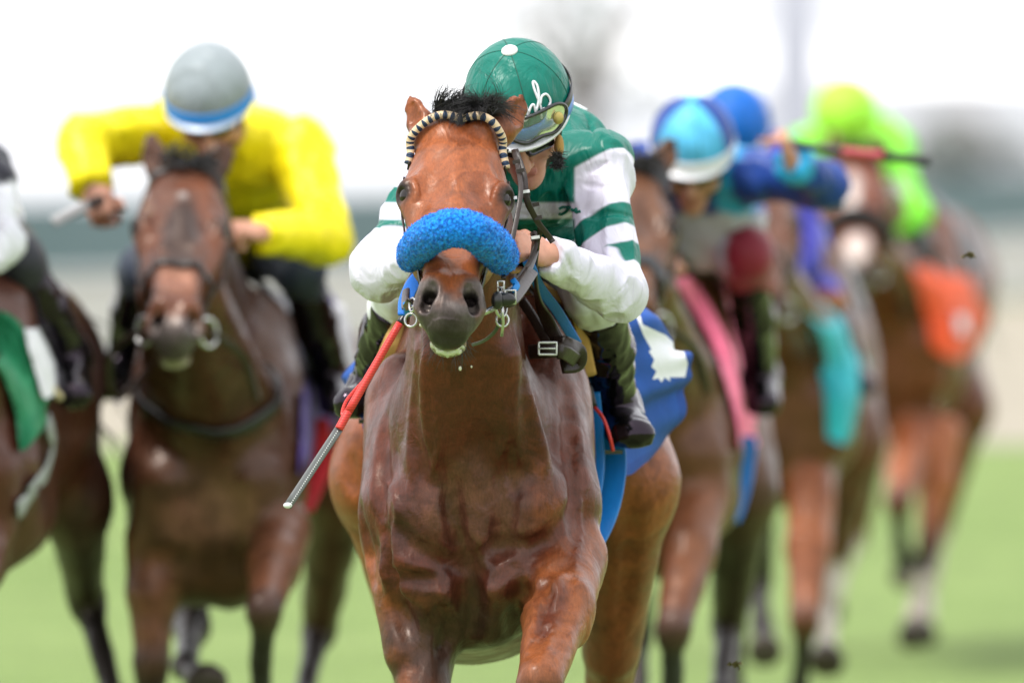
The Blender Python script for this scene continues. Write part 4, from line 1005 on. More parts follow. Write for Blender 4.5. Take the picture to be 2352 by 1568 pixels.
# whips
def whip(name, label, pts, rads, cols, loop=None, group=None):
    t_ = thing(name, label, 'whip', pts[0], group)
    for i in range(len(pts) - 1):
        nm = ('handle', 'shaft', 'shaft', 'popper')[min(i, 3)] if len(pts) > 3 else ('shaft', 'popper')[min(i, 1)]
        if nm == 'popper': obj(nm, *strap([pts[i], (pts[i] + pts[i + 1]) / 2, pts[i + 1]], rads[i] * 2, .006, 8), cols[i], t_)
        else: obj(nm, *tube([pts[i], pts[i + 1]], [rads[i], rads[i + 1]], 12, n=10), cols[i], t_)
    if loop is not None: obj('loop', *strap(loop, .007, .003, 24), cols[1], t_)
    return t_
REDW = mat('red_wrap', (.62, .035, .028), .45); g = NG(REDW)
wv = g.n('ShaderNodeTexWave', bands_direction='Z'); wv.inputs['Scale'].default_value = 62; wv.inputs['Distortion'].default_value = .6; g.l(g.co, wv.inputs[0]); g.bump([(wv.outputs['Fac'], .35, .0008)])
g.l(g.ramp(wv.outputs['Fac'], [(.0, (.42, .02, .02)), (.3, (.68, .045, .035))]), g.b.inputs['Base Color'])
GRY = mat('grey_leather', (.13, .135, .14), .45)
whip('whip', 'red and grey riding whip slanting down beside the leading horse', cp([(948, 700, 22.72), (918, 742, 22.70), (800, 945, 22.66), (778, 985, 22.65), (660, 1163, 22.60)]), [.008, .0075, .0085, .0085, .011], [LEATHERB, REDW, REDW, GRY],
     loop=cp([(862, 850, 22.69), (830, 880, 22.69), (796, 920, 22.68), (786, 952, 22.67), (800, 948, 22.66)]))
WS = bpy.data.objects.get('whip')
obj('tip', *sphere(P(661, 1160, 22.60), (.009, .006, .006)), WHITEP, WS)
obj('stitching', *join([sphere(P(772 + (664 - 772) * k + 3, 990 + (1158 - 990) * k, 22.595 + .045 * (1 - k)), .0014, 6, 4) for k in np.linspace(0, 1, 36)]), WHITEP, WS)
# saddle, cloth, girth, breast straps
sd = thing('saddle', 'dark brown racing saddle with buff pad edge under the green jockey', 'saddle', P(1180, 640, 23.9))
obj('seat', *sheet2([cp([(1040, 600, 23.55), (1040, 590, 23.9), (1050, 600, 24.3)]), cp([(1150, 560, 23.5), (1165, 570, 23.9), (1180, 560, 24.3)]), cp([(1270, 600, 23.55), (1300, 600, 23.9), (1310, 600, 24.3)])], 20, 16, .02), LEATHER, sd)
obj('flap', *sheet2([cp([(1215, 655, 23.44), (1235, 650, 23.6), (1260, 640, 23.8)]), cp([(1275, 720, 23.45), (1295, 720, 23.6), (1320, 710, 23.8)]), cp([(1325, 820, 23.50), (1345, 820, 23.65), (1350, 820, 23.8)])], 24, 12, .008), LEATHER, sd)
for nm, pp in (('pad', [(1195, 655, 23.50), (1240, 672, 23.46), (1290, 715, 23.46), (1325, 775, 23.47), (1345, 860, 23.52)]), ('pad', [(950, 700, 23.50), (935, 745, 23.46), (910, 790, 23.44), (888, 845, 23.48)])):
    obj(nm, *strap(cp(pp), .045 if pp[0][0] > 1000 else .055, .022, 30, up=(0, -1, .2)), BUFF, sd)
obj('flap', *sheet2([cp([(960, 660, 23.5), (940, 670, 23.7), (930, 680, 23.9)]), cp([(930, 740, 23.55), (905, 740, 23.7), (900, 740, 23.9)]), cp([(895, 850, 23.55), (880, 860, 23.7), (878, 860, 23.9)])], 16, 10, .008), LEATHER, sd)
# blue saddle towel
CL = mat('saddle_cloth_blue', rough=.9, sheen=0); g = NG(CL); m_ = g.attr('mark')[2]
base = g.mul((.009, .075, .34), g.ramp(g.noise(9, 5), [(.3, .75), (.7, 1.15)]), .8)
hemm = g.math('GREATER_THAN', g.attr('hem')[2], .5); base = g.mul(base, g.mul((1., 1., 1.), (.7, .75, .85), hemm, 'MIX'))
g.l(g.mul(base, (.74, .75, .78), g.math('GREATER_THAN', m_, .5), 'MIX'), g.b.inputs['Base Color']); g.bump([(g.noise(14, 3), .35, .01), (g.noise(500, 2), .3, .001)])
sc_ = thing('saddle_cloth', 'royal blue saddle cloth with a white number and star badge on the leading horse', 'saddle cloth', P(1400, 700, 24.1))
ctl = [cp([(1250, 690, 23.7), (1340, 670, 23.95), (1420, 690, 24.2), (1470, 720, 24.4)]),
       cp([(1335, 770, 23.64), (1405, 760, 23.9), (1500, 735, 24.1), (1545, 775, 24.35)]),
       cp([(1350, 850, 23.62), (1420, 860, 23.9), (1515, 845, 24.1), (1580, 830, 24.3)]),
       cp([(1358, 930, 23.62), (1430, 960, 23.9), (1500, 940, 24.1), (1583, 912, 24.3)]),
       cp([(1362, 1020, 23.66), (1425, 1090, 23.9), (1470, 1062, 24.1), (1503, 1035, 24.3)])]
v, f, uv = sheet(ctl, 180, 180, .004, lambda a, b_: .012 * np.sin(b_ * 16 + a * 3) * a + .006 * np.sin(b_ * 34 + 2) * a)
o = obj('cloth', v, f, CL, sc_)
def px_of(v):
    d = v - A3(0, 0, CAMZ); fwd = A3(0, ct, -st); upv = A3(0, st, ct); z = d @ fwd; return np.stack([1176 + F * d[:, 0] / z, 784 - F * (d @ upv) / z], 1)
pxv = px_of(v)
def pdist(q, poly):
    p = np.asarray(poly, float); m = np.full(len(q), 1e9)
    for i in range(len(p)):
        a, b_ = p[i - 1], p[i]; d = b_ - a; t_ = np.clip((q - a) @ d / (d @ d), 0, 1); m = np.minimum(m, np.linalg.norm(q - a - t_[:, None] * d, axis=1))
    return .5 + np.where(inpoly(q, p), m, -m) * .03
num = pdist(pxv, [(1462, 728), (1470, 722), (1476, 745), (1530, 770), (1572, 810), (1580, 835), (1574, 866), (1534, 866), (1512, 846), (1502, 812), (1478, 770)])
bad = pdist(pxv, [(1490, 806), (1503, 800), (1508, 812), (1530, 834), (1540, 876), (1526, 866), (1520, 878), (1512, 868), (1498, 872), (1508, 852), (1496, 842), (1503, 826)])
me = o.data
for nm, val in (('mark', np.clip(np.maximum(num, bad), 0, 1)), ('hem', ((uv[:, 0] > .93) | (uv[:, 1] > .955)).astype(float))):
    a = me.attributes.new(nm, 'FLOAT', 'POINT'); a.data.foreach_set('value', val)
# badge lettering DEL, as raised stitching
cs = SDF()
def on_cloth(x, y):
    k = int(np.argmin(((pxv[len(pxv) // 2:] - [x, y]) ** 2).sum(1))) + len(pxv) // 2; a = v[k]; return P(x, y, a[1] - .006)
for l in ([(1508, 856), (1511, 847), (1516, 850), (1515, 857), (1508, 856)], [(1518, 844), (1510, 842), (1512, 834), (1519, 836)], [(1511, 838), (1516, 839)], [(1514, 830), (1520, 832), (1522, 825)]):
    pass
obj('badge_letters', *join([tube([on_cloth(*q_) for q_ in l], .0012, 5) for l in ([(1506, 860), (1508, 850), (1515, 852), (1514, 861), (1506, 860)], [(1517, 846), (1509, 844), (1511, 836), (1518, 838)], [(1510, 840), (1516, 841)], [(1512, 832), (1519, 834), (1521, 827)])]), mat('badge_blue', (.02, .06, .25), .7), sc_)
v, f, uv = sheet([cp([(925, 740, 23.75), (915, 745, 24.0), (905, 750, 24.2)]), cp([(888, 830, 23.62), (850, 830, 23.9), (800, 850, 24.1)]), cp([(868, 920, 23.60), (845, 930, 23.9), (795, 880, 24.1)]), cp([(850, 1020, 23.62), (838, 985, 23.8), (835, 940, 24.0)])], 40, 40, .004)
obj('cloth', v, f, CL, sc_, attrs={'mark': np.zeros(len(v)), 'hem': (uv[:, 0] > .95).astype(float)})
BG = mat('girth_blue', (.004, .19, .62), .4); g = NG(BG); g.l(g.ramp(g.noise(6, 4, stretch=(3, 3, .5)), [(.3, (.004, .15, .52)), (.7, (.006, .23, .68))]), g.b.inputs['Base Color'])
gr = thing('girth', 'bright blue elastic girth strap below the saddle cloth of the leading horse', 'girth', P(1370, 1100, 23.9))
obj('strap', *strap(cp([(1385, 940, 23.72), (1405, 1040, 23.72), (1402, 1110, 23.70), (1385, 1180, 23.66), (1352, 1250, 23.60), (1320, 1310, 23.5)]), .062, .005, 40, up=(-.3, -1, 0)), BG, gr)
obj('strap', *strap(cp([(1362, 900, 23.62), (1372, 1010, 23.64), (1370, 1100, 23.62), (1352, 1190, 23.58), (1330, 1260, 23.52)]), .030, .005, 40, up=(-.3, -1, 0)), BG, gr)
# stirrups
for x, pp in (('r', [(1352, 880, 23.60), (1366, 935, 23.60), (1385, 960, 23.58), (1400, 1000, 23.56), (1408, 1035, 23.57)]), ('l', [(872, 860, 23.62), (868, 900, 23.64), (855, 940, 23.66), (850, 958, 23.66)])):
    sr_ = thing('stirrup', 'red edged stirrup ' + ('under the boot at the blue saddle cloth' if x == 'r' else 'under the boot behind the red whip'), 'stirrup', P(*pp[0]))
    obj('leather', *strap(cp(pp[:2]), .012, .005, 6), LEATHERB, sr_)
    obj('bow', *tube(cp(pp[1:]), .0038, 8, n=20), REDW, sr_)
    tr_ = J1['t' + x] + A3(-.04 if x == 'r' else .03, .06, -.040); obj('tread', *box(tr_, (.045, .04, .008)), GLOSSB, sr_, smooth=False)
# breast strap and buckled rein hanging on the shoulder
nk = thing('neck_strap', 'dark leather neck strap with a square silver buckle on the leading horse', 'strap', P(1270, 700, 23.1))
obj('strap', *strap(cp([(1232, 545, 22.70), (1226, 620, 22.85), (1238, 690, 23.0), (1262, 745, 23.05), (1290, 800, 23.05), (1318, 828, 23.08)]), .030, .008, 40, up=(-.6, -1, .2)), LEATHER, nk)
obj('strap', *strap(cp([(1198, 690, 23.1), (1225, 730, 23.08), (1250, 775, 23.06), (1262, 800, 23.05)]), .020, .006, 30, up=(-.6, -1, .2)), LEATHER, nk)
obj('strap_end', *strap(cp([(1218, 808, 23.02), (1250, 806, 22.98), (1290, 806, 22.98), (1322, 826, 23.05)]), .030, .010, 24), LEATHER, nk)
obj('strap_end', *strap(cp([(1270, 790, 23.04), (1300, 790, 23.02), (1328, 805, 23.06), (1326, 835, 23.08), (1290, 840, 23.07)]), .032, .012, 24, up=(0, -1, .4)), LEATHER, nk)
buckle(P(1258, 800, 22.965), .018, .012, nk, WHITEP, th=.0022)
obj('keeper', *strap(cp([(1286, 788, 22.97), (1288, 806, 22.965), (1286, 824, 22.97)]), .012, .005, 8), LEATHER, nk)
# ================================================================== THE OTHER RUNNERS
def knee_up(b, el, kn, fe, ho, c, k=BLACK, toe=(0, .6, -.8), hc=HOOF):
    el, kn = np.asarray(el), np.asarray(kn)
    add_leg(b, [el, el + (kn - el) * .45, kn], [(.072, .085), (.062, .072), (.042, .046)], [c], k=.03)
    lower_leg(b, kn, fe, ho, col=k, toe=toe, hcol=hc)
def runner(label, O, dx, dz, poll, pitch, roll, cols, legs, hinds, spots=(), ears=None, extra=None, group='racehorses behind the leader', yaw=0):
    CHc, LEGc, FAc = cols; b = SDF(); H = Head(poll, pitch, roll=roll, yaw=yaw, sc=1.06); O = np.asarray(O, float)
    q = torso(b, O + A3(0, 0, dz), dx, CHc)
    th = H(.20, 0, -.20); br_ = q(0, .10, 1.25)
    b.add(th, br_ + A3(0, .02, .05), (.095, .14), (.15, .17), up=(0, -1, 0), k=.06, col=CHc)
    b.add(H(.0, 0, -.12), q(0, .45, 1.50), (.07, .12), (.10, .18), up=(0, -1, 0), k=.06, col=CHc)
    b.add(br_, q(0, .12, 1.02), (.16, .15), (.15, .14), up=(0, -1, 0), k=.07, col=CHc)
    for s in (-1, 1):
        b.add(q(.11 * s, .03, 1.12), q(.115 * s, .05, 1.0), (.085, .08), (.08, .07), up=(0, -1, 0), k=.03, col=CHc)
        b.add(q(.07 * s, .10, .90), q(.05 * s, .2, .86), (.08, .07), (.07, .06), up=(0, -1, 0), k=.02, col=CHc)
        b.add(H(.28, .06 * s, -.16), q(.12 * s, .1, 1.30), .03, .045, k=.05, col=CHc)
    b.cut(q(0, -.06, 1.02), q(0, .0, .84), .010, .014, k=.03)
    b.add(q(0, .15, .92), q(0, .9, 1.0), (.15, .11), (.20, .16), k=.06, col=CHc)
    for L_ in legs: knee_up(b, *L_)
    for hh in hinds: hind(b, *hh)
    add_head(b, H, FAc)
    for s in (-1, 1): add_ear(b, H(-.015, .070 * s, -.045), H(-.095, .095 * s + .01, .02), CHc, .034, (.35 * s, -.85, .1))
    b.disp = body_disp(.010)
    v, f = b.mesh(.020, refine=lambda c: (np.linalg.norm(c - H(.3, 0, -.06), axis=1) < .38), levels=1)
    d_, c_ = b.pts(v, True)
    sp = [(H(.56, 0, -.06), (.075, .07, .060), MUZ, .6, .4), (H(.565, 0, -.155), (.062, .07, .038), (.48, .45, .38), .4, .6)]
    for s in (-1, 1): sp += [(H(.53, .038 * s, -.045), .024, (.010, .008, .008), .6, .2), (H(.19, .10 * s, -.04), .034, (.02, .012, .01), .7, .4)]
    c_ = paint(v, c_, sp + [(a if not callable(a) else a(H), r, c, so, rg) for a, r, c, so, rg in spots])
    t = thing('racehorse', label, 'horse', A3(O[0], O[1] + .4, 0), group)
    obj('body', v, f, COATM, t, col=c_)
    eyes(H, t, False)
    rt = lambda r: H(-.02 + .03 * r.random(), r.uniform(-.045, .05), -.01)
    obj('forelock', *wisp(rt, lambda r: A3(.3 + r.normal() * .4, -.2, .7), 90, .07, .003, .3, .3, 4), HAIR, t)
    tl = q(0, 2.22, 1.42)
    obj('tail', *wisp(lambda r: tl + r.normal(size=3) * .02, lambda r: A3(r.normal() * .15, .9, -.2 + r.normal() * .15), 160, .7, .004, .3, .16, 5, .1), HAIR, t)
    return t, b, H, q
tl = q(0, 2.22, 1.40)
obj('tail', *wisp(lambda r: tl + r.normal(size=3) * .02, lambda r: A3(r.normal() * .15, .9, -.2 + r.normal() * .15), 200, .7, .004, .3, .16, 5, .1), HAIR, horse1)
def simple_bridle(label, H, b, fleece=None, band_m=LEATHER, w=.022):
    t = thing('bridle', label, 'bridle', H(.1, 0, 0), 'bridles of the horses behind')
    L_ = lambda pts, wd, off=.006, n=26: lay(b, [H(*p) for p in pts], wd, .006, off, n)
    obj('browband', *L_([(.05, -.118, -.08), (.018, -.085, -.03), (-.005, 0, .002), (.018, .085, -.03), (.05, .118, -.08)], w), band_m, t)
    obj('nose_strap', *L_([(.37, -.07, -.14), (.365, -.075, -.07), (.355, -.045, -.02), (.355, 0, 0), (.355, .045, -.02), (.365, .075, -.07), (.37, .07, -.14)], w), band_m, t)
    for s in (-1, 1):
        obj('cheek_strap', *L_([(.05, .118 * s, -.08), (.16, .108 * s, -.12), (.30, .092 * s, -.12), (.44, .066 * s, -.098), (.485, .060 * s, -.09)], .015), LEATHER, t)
        ring(H(.50, .072 * s, -.09), .034, .006, (s * .8, -.6, .1), par=t)
        obj('rein', *strap([H(.50, .08 * s, -.09), H(.45, .15 * s, -.20), H(.35, .16 * s + .02, -.42), H(.10, .10 * s + .05, -.50)], .018, .006, 20), LEATHER, t)
    return t
def shiftJ(C, **kw):
    D = C - J1['head']; J = {k: (v + D if isinstance(v, np.ndarray) and k not in ('face', 'up') else v) for k, v in J1.items()}
    J['curl'] = 80; J.pop('creases', None); J.update(kw); return J
def drape_line(pts, b, off=.02):
    v = drape(pts, b, off); y = v[:, 1].copy()
    for _ in range(12): y[1:-1] = (y[:-2] + 2 * y[1:-1] + y[2:]) / 4
    v[:, 1] = y - .015; return v
def clear(J, b, off=.062, dx=.008):
    for x, sg in (('l', -1), ('r', 1)):
        for k, o in (('k', off * .55), ('a', off), ('t', off)):
            p = J[k + x].copy()
            for _ in range(60):
                if b.pts(p[None, :])[0] >= o: break
                p += A3(dx * sg, -.006, 0)
            J[k + x] = p
    return J
def plain(c): return lambda v, J: np.repeat([c], len(v), 0)
def sleeves(c, cs, cuff=None, mn=.02):
    def f(v, J):
        o = np.repeat([c], len(v), 0)
        for x in 'rl':
            S_, E_, W_ = J['s' + x], J['e' + x], J['w' + x]; ta = arm_t(v, S_, E_); d1 = np.linalg.norm(v - (S_ + np.clip(ta, 0, 1)[:, None] * (E_ - S_)), axis=1)
            tf = arm_t(v, E_, W_); d2 = np.linalg.norm(v - (E_ + np.clip(tf, 0, 1.4)[:, None] * (W_ - E_)), axis=1)
            o[((d1 < .09) & (ta > mn)) | ((d2 < .09) & (tf > 0))] = cs
            if cuff: o[(d2 < .09) & (tf > .8)] = cuff
        return o
    return f
GRP = 'jockeys riding the race'
def cloth_piece(label, m, ctrl, b=None, nm='saddle_cloth', cat='saddle cloth', extra=(), group='saddle cloths of the horses behind'):
    t = thing(nm, label, cat, ctrl[0][0], group)
    v, f = sheet2(ctrl, 30, 24, .006, lambda a, b_: .010 * np.sin(b_ * 14 + a * 3) * a); v = drape(v, b) if b is not None else v; obj('cloth', v, f, m, t)
    for n_, mm, c_ in extra: v, f = sheet2(c_, 14, 14, .004); obj(n_, drape(v, b, .024) if b is not None else v, f, mm, t)
    return t
def flatm(n, c, r=.8): 
    m = mat(n, rough=r, sheen=.1); g = NG(m); g.l(g.mul(c, g.ramp(g.noise(8, 4), [(.3, .8), (.7, 1.15)]), .9), g.b.inputs['Base Color']); return m
PURP = flatm('purple_cloth', (.075, .035, .26)); PINKM = flatm('pink_cloth', (.95, .19, .34)); TEAL = flatm('teal_cloth', (.02, .42, .50)); ORNG = flatm('orange_cloth', (.85, .09, .015))
GRNM = flatm('green_cloth', (.0, .22, .085)); REDM = flatm('red_cloth', (.62, .02, .03)); WHM = flatm('white_cloth', (.76, .76, .80)); BLKM = flatm('black_cloth', (.01, .01, .014), .5)
def drape(v, b, off=.012):
    """push cloth out of the horse, towards the outside"""
    v = np.array(v)
    for _ in range(70):
        m = b.pts(v) < off
        if not m.any(): break
        v[m] += A3(0, -.012, 0)
    return v
def both_pads(label, ql):
    t = thing('saddle', label, 'saddle', ql(0, .95, 1.62), 'saddles of the horses behind')
    for s in (-1, 1):
        obj('flap', *sheet2([[ql(.05 * s, .7, 1.63), ql(.05 * s, .95, 1.63), ql(.05 * s, 1.2, 1.62)], [ql(.17 * s, .72, 1.52), ql(.18 * s, .95, 1.52), ql(.19 * s, 1.15, 1.50)], [ql(.235 * s, .75, 1.36), ql(.245 * s, .95, 1.36), ql(.25 * s, 1.1, 1.36)]], 16, 10, .010), LEATHERB, t)
    return t
# ---------------- yellow jockey, second horse
Y2 = 28.2; O2 = P(482, 185, Y2) * A3(1, 1, 0)
c2 = ((.068, .026, .014), (.15, .052, .022), (.135, .045, .022))
h2, b2, H2, q2 = runner('dark bay racehorse under the yellow jockey with a thin white star and plain dark noseband', O2, .03, -.09, P(424, 372, Y2 - .38), 51, 1.5, c2,
    [(P(355, 1230, Y2 + .1), P(345, 1520, Y2 + .05), P(345, 1850, Y2 + .1), P(345, 1960, Y2), (.15, .056, .028)),
     (P(650, 1220, Y2 + .08), P(605, 1400, Y2 - .36), P(600, 1640, Y2 - .12), P(604, 1690, Y2 - .02), (.15, .056, .028), (.02, .020, .023))],
    [(P(440, 900, Y2 + 1.75), P(400, 1150, Y2 + 1.5), P(440, 1440, Y2 + 1.2), P(425, 1530, Y2 + .75), P(460, 1560, Y2 + .66), c2[0], BLACK),
     (P(745, 860, Y2 + 1.75), P(778, 1110, Y2 + 1.45), P(735, 1440, Y2 + 1.8), P(690, 1620, Y2 + 1.5), P(690, 1680, Y2 + 1.4), c2[1], c2[0])],
    spots=[(lambda H: H(.10, 0, .01), (.016, .016, .03), (.55, .5, .48), .6, .5), (lambda H: H(.26, 0, .01), (.05, .16, .16), (.045, .025, .02), .9, .5), (lambda H: H(.42, 0, 0), (.045, .05, .05), (.30, .13, .08), .8, .4),
           (P(430, 1195, Y2 - .02), (.06, .06, .06), (.16, .07, .045), .9, .5), (P(530, 1165, Y2 - .02), (.075, .08, .07), (.17, .085, .045), .9, .5)])
simple_bridle('plain dark bridle with big steel rings on the horse of the yellow jockey', H2, b2)
br2 = thing('breastplate', 'dark leather breastplate curving across the chest of the second horse', 'breastplate', P(430, 990, Y2 - .1))
obj('strap', *strap(b2.snap(spline([P(305, 860, Y2 + .1), P(325, 930, Y2 - .02), P(380, 985, Y2 - .1), P(440, 1000, Y2 - .14), (P(520, 990, Y2 - .1)), P(585, 940, Y2 - .0), P(600, 860, Y2 + .1)], 40), .012), .034, .012, up=nrm(b2, b2.snap(spline([P(305, 860, Y2 + .1), P(325, 930, Y2 - .02), P(380, 985, Y2 - .1), P(440, 1000, Y2 - .14), P(520, 990, Y2 - .1), P(585, 940, Y2), P(600, 860, Y2 + .1)], 40), .012))), LEATHERB, br2)
both_pads('black saddle with buff pad under the yellow jockey', q2)
YEL = (.88, .74, .01); GREYC = (.27, .31, .33)
J2 = shiftJ(P(478, 208, Y2), face=A3(-.05, -.78, -.58), up=A3(-.10, -.50, .85), rad=(.112, .130, .120),
    sr=P(690, 345, Y2 + .25), er=P(745, 545, Y2 + .05), wr=P(610, 535, Y2 - .15), hr=(A3(-.8, -.4, .1), A3(0, .5, -.8), -1),
    sl=P(385, 305, Y2 + .22), el=P(195, 330, Y2 + .02), wl=P(212, 425, Y2 - .1), hl=(A3(.25, -.3, -.9), A3(.3, .9, -.2), 1),
    chest=P(560, 360, Y2 + .42), hip=P(560, 520, Y2 + 1.0), kr=P(690, 620, Y2 + .55), ar=P(752, 860, Y2 + .85), tr=P(770, 925, Y2 + .65), puff=.012, kl=P(330, 620, Y2 + .6), al=P(285, 820, Y2 + .85), tl=P(250, 890, Y2 + .65),
    seam=mat('seam_grey', (.3, .33, .35), .6), button=None)
clear(J2, b2); jockey(J2, 'jockey in plain yellow silks and grey cap with one arm stuck out holding a whip', P(560, 560, Y2 + 1) * A3(1, 1, 0), lambda a, th: GREYC, plain(YEL), GRP, visc=(mat('pale_visor', (.50, .60, .75), .3), mat('cap_blue', (.01, .24, .68), .4)), breech=(.02, .03, .055))
whip('whip', 'grey whip held out low by the yellow jockey at the left', [P(235, 455, Y2 - .13), P(205, 470, Y2 - .15), P(122, 510, Y2 - .28)], [.010, .013, .014], [LEATHERB, mat('pale_grip', (.38, .38, .38), .5)])
cloth_piece('purple saddle cloth with a white panel below the yellow jockey', PURP, [[P(640, 640, Y2 + 1), P(700, 640, Y2 + 1.2), P(760, 670, Y2 + 1.5)], [P(700, 800, Y2 + .85), P(740, 800, Y2 + 1.1), P(800, 800, Y2 + 1.4)], [P(708, 950, Y2 + .85), P(740, 980, Y2 + 1.1), P(775, 960, Y2 + 1.4)], [P(705, 1060, Y2 + .85), P(728, 1075, Y2 + 1.1), P(752, 1050, Y2 + 1.3)]], b2,
    extra=[('panel', WHM, [[P(742, 690, Y2 + 1.05), P(790, 700, Y2 + 1.25)], [P(762, 780, Y2 + 1.0), P(815, 790, Y2 + 1.25)], [P(790, 880, Y2 + 1.0), P(822, 870, Y2 + 1.25)]])])
cloth_piece('small purple cloth edge at the left boot of the yellow jockey', PURP, [[P(300, 800, Y2 + .8), P(275, 800, Y2 + 1.1)], [P(285, 870, Y2 + .8), P(262, 870, Y2 + 1.1)], [P(280, 925, Y2 + .8), P(268, 925, Y2 + 1.1)]], b2)
gg_ = thing('girth', 'red girth strap low on the flank of the second horse', 'girth', P(730, 1100, Y2 + .9)); obj('strap', *strap(drape_line(spline([P(735, 960, Y2 + .8), P(740, 1060, Y2 + .8), P(720, 1120, Y2 + .75), P(700, 1175, Y2 + .7)], 16), b2, .02), .05, .006, 20, up=(-.3, -1, 0)), REDM, gg_)
# ---------------- horse at the left edge
Y3 = 26.8; O3 = P(-150, 185, Y3) * A3(1, 1, 0); c3 = ((.075, .023, .013), (.10, .032, .016), (.08, .03, .018))
h3, b3, H3, q3 = runner('dark bay racehorse half cut off by the left edge of the picture', O3, .10, -.02, P(-190, 330, Y3 - .38), 51, 0, c3,
    [(P(-180, 1250, Y3 + .1), P(-180, 1600, Y3), P(-180, 1940, Y3), P(-180, 2060, Y3 - .05), c3[1]), (P(-40, 1220, Y3 + .1), P(-100, 1420, Y3 - .3), P(-100, 1640, Y3 - .1), P(-95, 1700, Y3), c3[1])],
    [(P(-80, 900, Y3 + 1.75), P(-180, 1100, Y3 + 1.5), P(-120, 1450, Y3 + 1.8), P(-120, 1640, Y3 + 1.6), P(-120, 1700, Y3 + 1.5), c3[0], BLACK),
     (P(75, 900, Y3 + 1.8), P(165, 1130, Y3 + 1.5), P(200, 1370, Y3 + 1.8), P(262, 1610, Y3 + 1.6), P(268, 1670, Y3 + 1.5), c3[0], (.03, .02, .015))])
both_pads('black saddle on the horse at the left edge', q3)
J3 = shiftJ(P(-130, 230, Y3), sr=P(-45, 420, Y3 + .25), er=P(-2, 560, Y3 + .1), wr=P(-55, 620, Y3 - .05), sl=P(-230, 400, Y3 + .2), el=P(-300, 600, Y3 + .1), wl=P(-180, 590, Y3), chest=P(-150, 400, Y3 + .4), hip=P(-80, 560, Y3 + 1),
    kr=P(5, 600, Y3 + .5), ar=P(82, 810, Y3 + .75), tr=P(110, 905, Y3 + .55), kl=P(-230, 640, Y3 + .5), al=P(-260, 850, Y3 + .8), tl=P(-260, 920, Y3 + .6), button=None)
clear(J3, b3); jockey(J3, 'jockey with a white sleeve and black boot cut off by the left edge', P(-80, 560, Y3 + 1) * A3(1, 1, 0), lambda a, th: (.02, .02, .03), lambda v, J: np.where((v[:, 2] > P(0, 425, Y3)[2])[:, None], (.02, .02, .03), (.74, .75, .80)), GRP, visc=(WH2, None), breech=(.015, .016, .025))
cloth_piece('green and white saddle cloth on the horse at the left edge', GRNM, [[P(-40, 700, Y3 + .6), P(0, 690, Y3 + .8), P(50, 700, Y3 + 1.1)], [P(20, 810, Y3 + .52), P(70, 800, Y3 + .8), P(110, 790, Y3 + 1.1)], [P(55, 910, Y3 + .5), P(110, 900, Y3 + .8), P(150, 880, Y3 + 1.1)], [P(72, 1020, Y3 + .5), P(100, 1000, Y3 + .8), P(125, 950, Y3 + 1.0)]], b3,
    extra=[('panel', WHM, [[P(75, 745, Y3 + .70), P(118, 745, Y3 + .9)], [P(95, 820, Y3 + .66), P(150, 820, Y3 + .9)], [P(120, 905, Y3 + .66), P(150, 890, Y3 + .9)]]),
           ('emblem', GRNM, [[P(128, 795, Y3 + .64), P(142, 800, Y3 + .7)], [P(132, 825, Y3 + .64), P(148, 832, Y3 + .7)]])])
g3 = thing('girth', 'pale grey girth strap curving under the horse at the left edge', 'girth', P(130, 1000, Y3 + .5)); obj('strap', *strap(b3.snap(drape(spline([P(118, 960, Y3 + .5), P(122, 1030, Y3 + .48), P(100, 1100, Y3 + .42), P(60, 1160, Y3 + .36)], 16), b3, .014), .014), .045, .008, up=nrm(b3, b3.snap(drape(spline([P(118, 960, Y3 + .5), P(122, 1030, Y3 + .48), P(100, 1100, Y3 + .42), P(60, 1160, Y3 + .36)], 16), b3, .014), .014))), mat('grey_web', (.33, .35, .34), .7), g3)
s3 = thing('stirrup', 'pale metal stirrup under the boot at the left edge', 'stirrup', P(110, 880, Y3 + .4)); obj('bow', *tube([P(75, 845, Y3 + .42), P(110, 880, Y3 + .40), P(140, 915, Y3 + .42)], .009, 8, n=12), mat('brass', (.6, .5, .3), .4), s3)
# ---------------- light blue cap, right of the leader
Y4 = 28.9; O4 = P(1498, 185, Y4) * A3(1, 1, 0); c4 = ((.11, .042, .019), (.19, .066, .028), (.11, .045, .022))
h4, b4, H4, q4 = runner('brown racehorse mostly hidden behind the green jockey, with pink cloth on its side', O4, .04, -.05, P(1448, 372, Y4 - .38), 51, 0, c4,
    [(P(1400, 1230, Y4 + .1), P(1390, 1500, Y4), P(1390, 1820, Y4), P(1390, 1930, Y4 - .05), c4[1]), (P(1608, 1140, Y4 + .05), P(1548, 1440, Y4 - .3), P(1545, 1660, Y4 - .1), P(1548, 1720, Y4), c4[1], (.03, .032, .038))],
    [(P(1530, 860, Y4 + 1.75), P(1440, 1100, Y4 + 1.5), P(1460, 1450, Y4 + 1.8), P(1460, 1640, Y4 + 1.6), P(1460, 1700, Y4 + 1.5), c4[0], BLACK),
     (P(1660, 860, Y4 + 1.75), P(1702, 1120, Y4 + 1.45), P(1672, 1430, Y4 + 1.8), P(1655, 1600, Y4 + 1.5), P(1655, 1660, Y4 + 1.4), c4[0], (.03, .018, .012))])
simple_bridle('black bridle with wide noseband on the brown horse behind the green jockey', H4, b4, band_m=LEATHERB, w=.05)
NVY = (.018, .060, .29); LBL = (.10, .48, .78)
